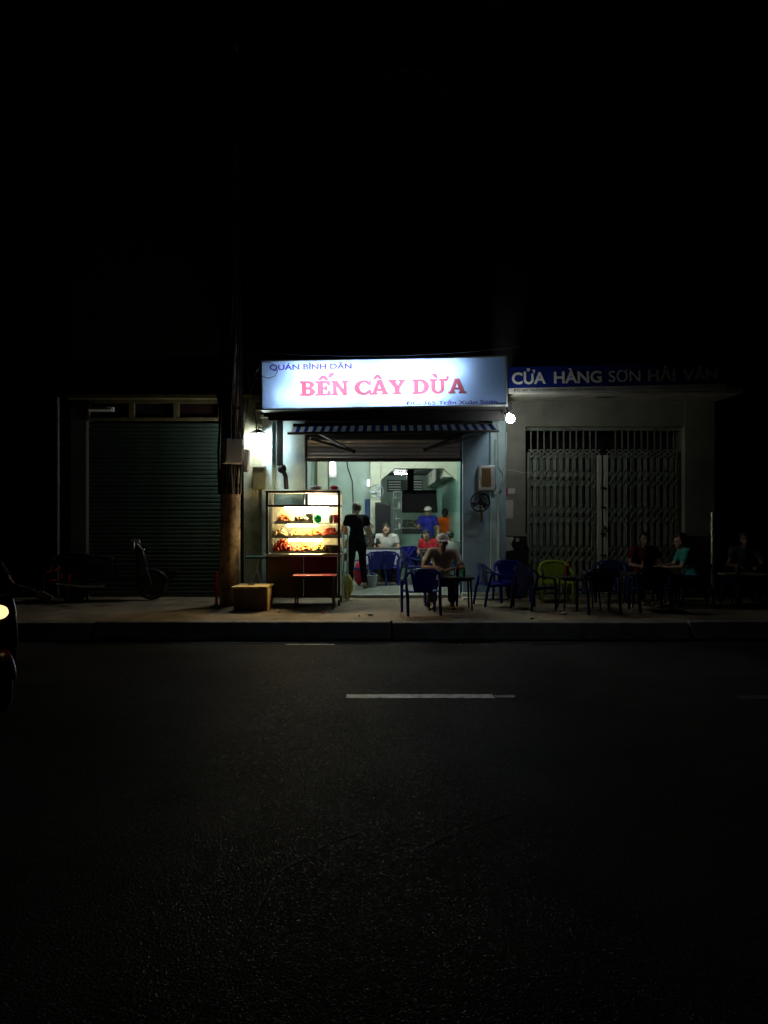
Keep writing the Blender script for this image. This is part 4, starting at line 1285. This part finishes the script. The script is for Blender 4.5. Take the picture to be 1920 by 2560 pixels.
for i, (x, y, w, mt, lab) in enumerate(((-.2, 11.0, .05, 'paper', 'crumpled tissue on the pavement before the cart'), (.35, 11.35, .04, 'paper', 'crumpled tissue on the pavement left of the front chair'), (2.6, 11.1, .045, 'paper', 'crumpled tissue on the pavement near the dark chairs'), (-.9, 11.25, .035, 'paper_red', 'red paper scrap on pavement before the red table'))):
    mb = MB().ball((0, 0, 0), 1, 9, 6)
    mb.v = [Vector((p.x * w, p.y * w * .7, p.z * w * .35)) * (1 + .5 * noise.noise(p * 2.3 + Vector((i * 3, 0, 0)))) + Vector((x, y, PAVE_Z + w * .3)) for p in mb.v]
    solo('paper_scrap', mb, mt, lab, 'litter', (x, y, PAVE_Z))

# ------------------------------------------------------------------ inside the eatery
t = thing('tube_light', 'added ceiling tube light, unseen behind the shutter, lighting the front dining room', 'lamp', (0, 14.9, 2.98))
part('housing', MB().box(-.75, .75, 14.87, 14.93, 2.97, 3.018), 'white_box', t)
part('tube', MB().cyl((-.72, 14.9, 2.945), (.72, 14.9, 2.945), .016, n=8), 'room_fill_tube', t, smooth=True)  # unseen tube added to light the room
c = at(831, 1172, 16.98)
t = thing('wall_light', 'white wall light glowing on back wall above the cart', 'lamp', c)
part('diffuser', MB().ball((c.x, 16.93, c.z + .02), (.055, .04, .15), 14, 10), 'wall_light', t, smooth=True)
part('back_plate', MB().box(c.x - .09, c.x + .09, 16.962, 16.998, c.z - .2, c.z + .2), 'white_box', t, bev=.005)
c = at(921, 1207, 16.98)
t = thing('wall_light', 'tiny glowing white item on the inner wall left of the kitchen passage', 'lamp', c)
part('diffuser', MB().cyl((c.x, 16.93, c.z - .06), (c.x, 16.93, c.z + .06), .022), 'wall_light', t, smooth=True)  # small white item drawn as a glowing fitting
part('back_plate', MB().box(c.x - .03, c.x + .03, 16.96, 16.998, c.z - .09, c.z + .08), 'white_box', t)
t = thing('tube_light', 'tube light on the kitchen ceiling at the back', 'lamp', (.6, 21.6, 2.8))
part('housing', MB().box(.28, .92, 21.57, 21.63, 2.815, 2.858), 'white_box', t)
part('tube', MB().cyl((.3, 21.6, 2.79), (.6, 21.6, 2.79), .01, n=8), 'kitchen_tube', t, smooth=True)
c = at(941, 1228, 16.7)
t = thing('wall_fan', 'grey wall fan on the column left of the kitchen passage', 'fan', c)
part('cage', MB().tube([c + Vector((.15 * math.cos(a), 0, .15 * math.sin(a))) for a in [2 * math.pi * i / 24 for i in range(24)]], .008, 6, closed=True), 'plastic_grey', t, smooth=True)
for k in range(3):
    m = Matrix.Rotation(R(120 * k + 20), 3, 'Y')
    part('blade', MB().add([c + m @ Vector(p) for p in ((-.02, 0, .02), (.02, .015, .02), (.06, .02, .12), (-.03, 0, .13))], [(0, 1, 2, 3)]), 'plastic_grey', t)
part('hub', MB().cyl(c + Vector((0, -.02, 0)), c + Vector((0, .08, 0)), .035), 'plastic_grey', t, smooth=True)
c = at(924, 1268, 16.9)
solo('hanging_cloth', MB().box(c.x - .1, c.x + .1, 16.9, 16.96, c.z - .28, c.z + .18), 'cloth_navy', 'dark blue cloth hanging on the back wall beside the cabinet', 'cloth', (c.x, 16.93, c.z), bev=.02)
t = thing('black_cabinet', 'tall black cabinet at the inner corner behind the diners', 'cabinet', (.05, 16.6, FL))
part('body', MB().box(-.19, .14, 16.5, 16.76, FL + .002, 1.93), 'black_metal', t, bev=.01)
part('door', MB().box(-.175, .125, 16.48, 16.498, FL + .05, 1.9), 'scooter_black', t, bev=.006)
part('handle', MB().box(.09, .105, 16.455, 16.48, 1.1, 1.35), 'dark_metal', t)
t = thing('range_hood', 'large black hood hanging over the back kitchen', 'hood', (.9, 20.5, 1.75))
part('hood', MB().prism([(.45, 1.7), (1.42, 1.7), (1.38, 2.3), (.49, 2.3)], 'y', 20.3, 21.2), 'black_metal', t)
part('duct', MB().box(.62, .8, 20.6, 20.9, 2.301, 2.855), 'black_metal', t)
t = thing('stove', 'stainless stove with pots below the black hood', 'stove', (.8, 20.5, FL))
part('body', MB().box(.45, 1.2, 20.2, 20.9, FL + .002, 1.28), 'dark_metal', t, bev=.01)
part('worktop', MB().box(.43, 1.22, 20.16, 20.92, 1.281, 1.31), 'steel', t, bev=.005)
for i, x in enumerate((.62, .9)):
    c = Vector((x, 20.5, 1.311))
    solo('cooking_pot', MB().lathe(c, [(.12, 0), (.13, .01), (.13, .17), (.138, .175), (.125, .18), (.0, .2)]), 'steel', ['steel pot at left on the back stove', 'steel pot at right on the back stove'][i], 'pot', c, smooth=True)
t = thing('dish_rack', 'white wire rack with bottles at kitchen entrance', 'rack', (.3, 18.6, FL))
for x in (.22, .42):
    for y in (18.5, 18.75):
        part('post', MB().cyl((x, y, FL), (x, y, 2.22), .01), 'pale_steel', t)
for z in (1.3, 1.55, 1.8, 2.05, 2.2):
    part('shelf', MB().box(.21, .43, 18.49, 18.76, z, z + .012), 'pale_steel', t)
for i, (x, z) in enumerate(((.27, 1.313), (.37, 1.313), (.28, 1.563), (.36, 1.813), (.27, 2.063))):
    c = Vector((x, 18.58, z))
    solo('bottle', MB().lathe(c, [(.03, .0), (.032, .1), (.012, .14), (.012, .16), (0, .16)]), 'foam_white' if i % 2 else 'plastic_grey', ['grey bottle at left on the lowest rack shelf', 'white bottle at right on the lowest rack shelf', 'grey bottle alone on second rack shelf', 'white bottle on the third rack shelf', 'grey bottle on the top loaded rack shelf'][i], 'bottle', c, smooth=True)


# ------------------------------------------------------------------ people
def remeshed(mb, vox, sm=4, fold=0., seed=0., tri=False):
    me = mb.mesh('tmp')
    o = bpy.data.objects.new('tmp', me)
    COL.objects.link(o)
    md = o.modifiers.new('r', 'REMESH')
    md.mode = 'VOXEL'
    md.voxel_size = vox
    md.use_smooth_shade = True
    s = o.modifiers.new('s', 'SMOOTH')
    s.factor = .5
    s.iterations = sm
    bpy.context.view_layer.update()
    out = bpy.data.meshes.new_from_object(o.evaluated_get(bpy.context.evaluated_depsgraph_get()))
    bpy.data.objects.remove(o)
    if fold:
        for v in out.vertices:
            p = v.co * 11 + Vector((seed * 7.3, 0, 0))
            v.co += v.normal * fold * noise.noise(Vector((p.x, p.y, p.z * .6)))
    for p in out.polygons:
        p.use_smooth = True
    return out


STAND = dict(pelvis=(0, 0, .92), waist=(0, .005, 1.06), chest=(0, .0, 1.24), neck=(0, -.005, 1.375), head=(0, .025, 1.5), sh=(.17, 0, 1.335), el=(.22, -.03, 1.07), wr=(.22, .06, .84),
             hip=(.085, 0, .88), kn=(.095, .02, .47), an=(.1, -.02, .075), toe=(.11, .14, .03))
SIT = dict(pelvis=(0, -.03, .43), waist=(0, -.02, .56), chest=(0, .02, .74), neck=(0, .05, .885), head=(0, .08, 1.01), sh=(.17, .03, .845), el=(.25, .12, .62), wr=(.13, .33, .6),
           hip=(.085, .0, .41), kn=(.13, .38, .44), an=(.14, .36, .08), toe=(.15, .52, .035))


def person(label, loc, rz, pose, shirt, legs, skin='skin', hair='hair_black', hat=None, scale=1., left={}, right={}, mid={}, hyaw=0., hpitch=0., sleeve=.6, long_hair=False, face=True, shoe='scooter_black', roll=0., vox=.013):
    J = {}
    for k, v in pose.items():
        if k in ('pelvis', 'waist', 'chest', 'neck', 'head'):
            J[k] = Vector(mid.get(k, v))
        else:
            J[k + 'R'] = Vector(right.get(k, v))
            J[k + 'L'] = Vector(left[k]) if k in left else Vector((-v[0], v[1], v[2]))
    HR = Matrix.Rotation(R(hyaw), 3, 'Z') @ Matrix.Rotation(R(hpitch), 3, 'X')
    hc = J['head']

    def hp(x, y, z):
        return hc + HR @ Vector((x, y, z))

    b = MB()
    b.ball(J['pelvis'], (.15, .1, .11), 14, 8)
    b.ball(J['waist'], (.125, .088, .13), 14, 8)
    b.ball(J['chest'], (.15, .1, .16), 14, 8)
    b.cyl(J['shL'] + Vector((.02, 0, .01)), J['shR'] + Vector((-.02, 0, .01)), .052)
    b.cyl(J['chest'], J['neck'] + Vector((0, 0, -.01)), .09, .055)
    b.cyl(J['neck'] - Vector((0, 0, .05)), hc + HR @ Vector((0, -.02, -.04)), .052, .046)
    # head with jaw, nose, brow, ears
    b.ball(hp(0, -.012, .022), (.074, .09, .088), 16, 10, HR)
    b.ball(hp(0, .022, -.04), (.055, .062, .065), 14, 8, HR)
    b.ball(hp(0, .06, -.088), (.024, .02, .02), 10, 6, HR)
    b.cyl(hp(0, .078, .012), hp(0, .1, -.024), .008, .016, 8)
    b.ball(hp(0, .068, .028), (.05, .016, .01), 10, 6, HR)
    for s in (-1, 1):
        b.ball(hp(s * .074, -.005, -.01), (.012, .024, .034), 8, 6, HR)
    for s, S in ((1, 'R'), (-1, 'L')):
        sh, el, wr = J['sh' + S], J['el' + S], J['wr' + S]
        b.ball(sh, .056, 10, 8)
        b.cyl(sh, el, .047, .037)
        b.ball(el, .038, 10, 8)
        b.cyl(el, wr, .037, .026)
        d = (wr - el).normalized()
        up = Vector((0, 0, 1)) if abs(d.z) < .8 else Vector((0, 1, 0))
        nrm = (up - d * up.dot(d)).normalized()
        side = d.cross(nrm)
        rot = Matrix((side, d, nrm)).transposed()
        b.ball(wr + d * .045, (.038, .05, .017), 12, 8, rot)
        for q, (off, ln) in enumerate(((-.028, .062), (-.01, .074), (.01, .07), (.028, .054))):
            p0 = wr + d * .075 + side * off
            p1 = p0 + d * ln * .55 + side * off * .15 - nrm * .008
            p2 = p1 + d * ln * .4 - nrm * .024
            b.cyl(p0, p1, .01, .009, 8).cyl(p1, p2, .009, .0075, 8)
            b.ball(p1, .0095, 8, 6)
        p0 = wr + d * .025 - side * .03 * s
        p1 = p0 + d * .035 - side * .028 * s - nrm * .01
        p2 = p1 + d * .032 - nrm * .012
        b.cyl(p0, p1, .014, .011, 8).cyl(p1, p2, .011, .008, 8)
        hip, kn, an, toe = (J[k + S] for k in ('hip', 'kn', 'an', 'toe'))
        b.ball(hip, .085, 12, 8)
        b.cyl(hip, kn, .082, .055)
        b.ball(kn, .055, 10, 8)
        b.cyl(kn, kn.lerp(an, .35), .052, .056)
        b.cyl(kn.lerp(an, .35), an, .056, .034)
        b.ball(an - Vector((0, 0, .0)), .038, 10, 8)
        b.cyl(an - Vector((0, 0, .03)), toe, .034, .026)
        b.ball(toe, (.04, .05, .025), 10, 6)
    me = remeshed(b, vox, 3)
    o = link('person', me, skin, None, loc)
    tag(o, label, 'person')
    o.rotation_euler = (0, R(roll), R(rz))
    o.scale = (scale,) * 3
    # shirt
    c = MB()
    c.ball(J['chest'], (.165, .116, .175), 16, 10)
    c.ball(J['waist'], (.148, .108, .16), 16, 10)
    c.ball(J['pelvis'] + (J['waist'] - J['pelvis']) * .35, (.163, .118, .1), 16, 10)
    c.cyl(J['pelvis'] - (J['waist'] - J['pelvis']) * .2, J['pelvis'] + (J['waist'] - J['pelvis']) * .5, .13, .12, 16)
    c.cyl(J['shL'] + Vector((.02, 0, .01)), J['shR'] + Vector((-.02, 0, .01)), .064)
    c.cyl(J['chest'], J['neck'] - Vector((0, 0, .015)), .11, .062)
    for S in 'RL':
        sh, el = J['sh' + S], J['el' + S]
        c.ball(sh, .068, 12, 8)
        e = sh.lerp(el, min(sleeve, 1.))
        c.cyl(sh, e, .062, .058, 14)
        if sleeve > 1:
            c.ball(el, .05, 10, 8)
            c.cyl(el, el.lerp(J['wr' + S], sleeve - 1), .05, .042, 12)
    ms = remeshed(c, .019, 2, .012, len(label))
    link('shirt', ms, shirt, o)
    # trousers
    c = MB()
    c.ball(J['pelvis'] - Vector((0, 0, .01)), (.16, .112, .115), 16, 10)
    for S in 'RL':
        hip, kn, an = J['hip' + S], J['kn' + S], J['an' + S]
        c.ball(hip, .095, 12, 8)
        c.cyl(hip, kn, .094, .07, 14)
        c.ball(kn, .07, 12, 8)
        c.cyl(kn, kn.lerp(an, .92), .068, .058, 14)
    ms = remeshed(c, .02, 2, .012, len(label) + 3)
    link('trousers', ms, legs, o)
    for S in 'RL':
        an, toe = J['an' + S], J['toe' + S]
        dd = (toe - an); dd.z = 0; dd.normalize()
        sd_ = Vector((-dd.y, dd.x, 0))
        pts = []
        for i in range(16):
            a = 2 * math.pi * i / 16
            q = (an + toe) / 2 + dd * (.115 * math.cos(a)) + sd_ * (.044 * math.sin(a))
            pts.append((q.x, q.y))
        zz = min(toe.z - .03, an.z - .07)
        link('sandal', MB().prism(pts, 'z', zz, zz + .022).mesh('sandal'), shoe, o)
    if face:
        for s in (-1, 1):
            link('eye', MB().ball(hp(s * .03, .073, .01), (.012, .007, .007), 8, 6, HR).mesh('eye', smooth=True), 'eye', o)
        link('mouth', MB().ball(hp(0, .08, -.055), (.022, .006, .006), 8, 6, HR).mesh('mouth', smooth=True), 'lips', o)
    # hair: thick shell over the skull, open at the face, with uneven strands
    h = MB().ball((0, 0, 0), 1, 26, 18)
    vs = []
    for p in h.v:
        q = Vector((p.x * .087, p.y * .102 - .018, p.z * .1 + .032))
        front = p.y > .25 and p.z < .42 + .25 * abs(p.x)
        low = p.z < -.75
        k = .8 if (front or low) else 1 + .09 * noise.noise(p * 5 + Vector((len(label), 0, 0)))
        vs.append(hc + HR @ Vector((q.x * k, q.y * k if not front else q.y * .7 - .01, q.z * k if not low else q.z * .9)))
    hh = MB()
    hh.add(vs, h.f)
    if long_hair:
        hh.ball(hp(0, -.1, -.03), (.05, .04, .08), 14, 8, HR)
    link('hair', hh.mesh('hair', smooth=True), hair, o)
    if hat:
        m = MB().ball(hp(0, -.01, .05), (.098, .112, .09), 20, 8, HR, z0=0.)
        cap = link('cap', m.mesh('cap', smooth=True), hat, o)
        pts = [hp(.088 * math.cos(a), .07 + .1 * math.sin(a), .05 - .02 * math.sin(a)) for a in [math.pi * i / 12 for i in range(13)]]
        m = MB()
        top = pts + [p + HR @ Vector((0, 0, .008)) for p in pts]
        nn = len(pts)
        m.add(top, [tuple(range(nn)), tuple(range(nn, 2 * nn))] + [(i, (i + 1) % nn, nn + (i + 1) % nn, nn + i) for i in range(nn)])
        link('visor', m.mesh('visor'), hat, o)
    return o


# standing at the cart, seen from behind
p = at(892, 1470, 14.4)
person('person in black t-shirt and trousers standing at the cart, back to street', (p.x, 14.4, FL), 14, STAND, 'fabric_black', 'fabric_black', hair='hair_brown', scale=.985, vox=.0095, sleeve=.55, hyaw=20, hpitch=-14,
       right=dict(el=(.27, .02, 1.08), wr=(.3, .2, .9), an=(.15, -.03, .075), toe=(.2, .1, .03), kn=(.125, .02, .47)), left=dict(el=(-.27, .08, 1.1), wr=(-.3, .3, 1.06), an=(-.13, .0, .075), toe=(-.16, .15, .03), kn=(-.11, .03, .47)))
# man in white cap at the front table
person('seated man in white cap and grey shirt leaning on the low table', (.93, 12.22, PAVE_Z - .02), 176, SIT, 'fabric_pale', 'fabric_charcoal', 'skin_tan', hat='fabric_pale', scale=1.04, vox=.0095, hpitch=-6, sleeve=.8,
       mid=dict(waist=(0, .0, .56), chest=(0, .08, .73), neck=(0, .14, .87), head=(0, .19, .985)), right=dict(sh=(.185, .12, .83), el=(.29, .24, .62), wr=(.1, .42, .62)), left=dict(sh=(-.185, .12, .83), el=(-.3, .22, .6), wr=(-.12, .42, .6)))
# waiter in blue polo
p = at(1070, 1428, 18.0)
person('standing person in blue polo shirt and white cap inside the eatery', (p.x, 18.0, FL), 172, STAND, 'fabric_blue', 'fabric_charcoal', hat='fabric_pale', scale=.955, sleeve=.65, hyaw=-8,
       right=dict(el=(.25, .05, 1.1), wr=(.34, .22, 1.2)), left=dict(el=(-.24, -.02, 1.08), wr=(-.24, .06, .86)))
p = at(1112, 1420, 19.0)
person('standing person in orange top with back turned near the kitchen', (p.x, 19.0, FL), -15, STAND, 'fabric_orange', 'fabric_charcoal', scale=.93, sleeve=.5, left=dict(el=(-.26, .1, 1.1), wr=(-.2, .3, 1.16)), long_hair=True)
person('seated diner in red leaning over indoor table at the right', (1.0, 16.35, FL), 150, SIT, 'fabric_red', 'fabric_denim', scale=.97, hpitch=-25, mid=dict(chest=(0, .1, .72), neck=(0, .17, .85), head=(0, .23, .96)), right=dict(sh=(.17, .12, .82)), left=dict(sh=(-.17, .12, .82)))
person('seated diner in grey with dark hair beside the right doorpost', (1.33, 15.2, FL), 20, SIT, 'fabric_grey', 'fabric_denim', scale=.93, hpitch=-12)
person('seated diner in white shirt behind the clothed indoor table', (.03, 16.45, FL), 185, SIT, 'fabric_white', 'fabric_khaki', scale=1.08, hyaw=25, hpitch=-20, mid=dict(chest=(0, .08, .73), neck=(0, .13, .87), head=(0, .18, .98)), right=dict(sh=(.19, .1, .83)), left=dict(sh=(-.19, .1, .83)))
person('diner in dark shirt and pale cap left of the one in white', (-.36, 16.3, FL), 200, SIT, 'fabric_charcoal', 'fabric_khaki', 'skin_tan', hat='fabric_khaki', scale=1.05, hpitch=-10)
person('seated person in teal shirt on blue chair facing left outdoors', (4.83, 12.05, PAVE_Z - .02), 84, SIT, 'fabric_teal', 'fabric_denim', scale=1.05, hpitch=-15, sleeve=.7, mid=dict(chest=(0, .06, .73), neck=(0, .12, .87), head=(0, .17, .99)), right=dict(sh=(.175, .1, .83), el=(.23, .2, .62), wr=(.12, .46, .6)), left=dict(sh=(-.175, .1, .83), el=(-.23, .2, .62), wr=(-.12, .46, .6)))
person('dim seated person in maroon shirt facing street by the gate', (4.3, 12.72, PAVE_Z - .02), 178, SIT, 'fabric_maroon', 'fabric_charcoal', 'skin_shaded', scale=1.03)  # shirt and skin colours darkened in place of lamp falloff
person('dim person in grey shirt seated at far right pale table', (5.95, 12.68, PAVE_Z - .02), 165, SIT, 'fabric_denim', 'fabric_charcoal', 'skin_shaded', scale=1.03)  # grey shirt given dark denim, skin darkened too: dimness put into colour


# ------------------------------------------------------------------ motor scooters
def scooter(label, loc, rz, lit, body='scooter_black', fender='scooter_red'):
    """local +X is forward"""
    t = thing('motor_scooter', label, 'scooter', loc, world=False)
    t.rotation_euler.z = R(rz)
    for x in (.62, -.6):
        w = part('wheel', MB().tube([(x + .2 * math.cos(a), 0, .25 + .2 * math.sin(a)) for a in [2 * math.pi * i / 28 for i in range(28)]], .045, 8, closed=True), 'tyre', t, smooth=True)
        part('rim', MB().cyl((x, -.02, .25), (x, .02, .25), .15, n=20), 'dark_metal', w, smooth=True)
    part('fender', MB().tube([(.62 + .27 * math.cos(a), 0, .25 + .27 * math.sin(a)) for a in [R(15 + 12 * i) for i in range(12)]], .02, 8, .06, up=(0, 1, 0)), fender, t, smooth=True)
    for s in (-1, 1):
        part('fork', MB().tube([(.62, s * .07, .25), (.47, s * .06, .75)], .02, 8), 'dark_metal', t, smooth=True)
    part('front_shield', MB().prism([(.5, .42), (.56, .6), (.5, .86), (.4, .98), (.32, .98), (.38, .7), (.36, .4)], 'y', -.16, .16), body, t, bev=.03, smooth=True)
    part('floor_board', MB().box(-.1, .4, -.14, .14, .32, .39), body, t, bev=.02)
    part('rear_body', MB().prism([(-.15, .36), (.05, .4), (.02, .66), (-.3, .74), (-.85, .78), (-.9, .66), (-.55, .42)], 'y', -.13, .13), body, t, bev=.03, smooth=True)
    part('seat', MB().prism([(.04, .67), (.0, .74), (-.3, .78), (-.75, .83), (-.78, .79), (-.3, .745)], 'y', -.12, .12), 'scooter_black', t, bev=.015, smooth=True)
    part('tail_light', MB().box(-.93, -.89, -.07, .07, .68, .74), 'plastic_red', t, bev=.01)
    hb = part('handlebar', MB().tube([(.3, -.34, 1.02), (.36, -.2, 1.0), (.4, 0, .99), (.36, .2, 1.0), (.3, .34, 1.02)], .017, 8), 'dark_metal', t, smooth=True)
    for s in (-1, 1):
        part('grip', MB().cyl((.3, s * .25, 1.015), (.29, s * .37, 1.02), .022), 'tyre', hb, smooth=True)
        m = part('mirror', MB().tube([(.34, s * .2, 1.0), (.38, s * .3, 1.03), (.38, s * .36, .98)], .007, 6), 'dark_metal', t, smooth=True)
        part('mirror_shell', MB().box(.37, .39, s * .42 - .07, s * .42 + .07, .9, .98, rot=(s * -30, 0, 0)), 'grey_box', m, bev=.008)
    part('headlight', MB().ball((.47, 0, .84), (.075, .1, .07), 18, 10), 'headlamp' if lit else 'glass_dark', t, smooth=True)
    part('exhaust', MB().tube([(-.1, -.14, .28), (-.4, -.17, .28), (-.85, -.18, .34)], .04, 10), 'steel', t, smooth=True)
    part('number_plate', MB().box(-.955, -.945, -.09, .09, .5, .6), 'white_box', t)
    return t


hl = at(-8, 1530, 6.7)
sc1 = scooter('dark scooter with lit headlight entering at the left edge of the road', (hl.x - .47 * math.cos(R(50)), 6.7 + .47 * math.sin(R(50)), 0), -50, True)
person('rider in dark clothes on the scooter at the left road edge', (hl.x - .72 * math.cos(R(50)), 6.7 + .72 * math.sin(R(50)), .36), -140, SIT, 'fabric_charcoal', 'fabric_denim', 'skin_tan', hat='scooter_black', scale=1.0, mid=dict(), right=dict(el=(.25, .2, .66), wr=(.28, .42, .66), an=(.14, .34, .06), kn=(.14, .4, .36)), left=dict(el=(-.25, .2, .66), wr=(-.28, .42, .66), an=(-.14, .34, .06), kn=(-.14, .4, .36)))
scooter('dark parked scooter hardly visible before the green shutter', (-4.5, 12.75, PAVE_Z), 12, False, fender='scooter_black')
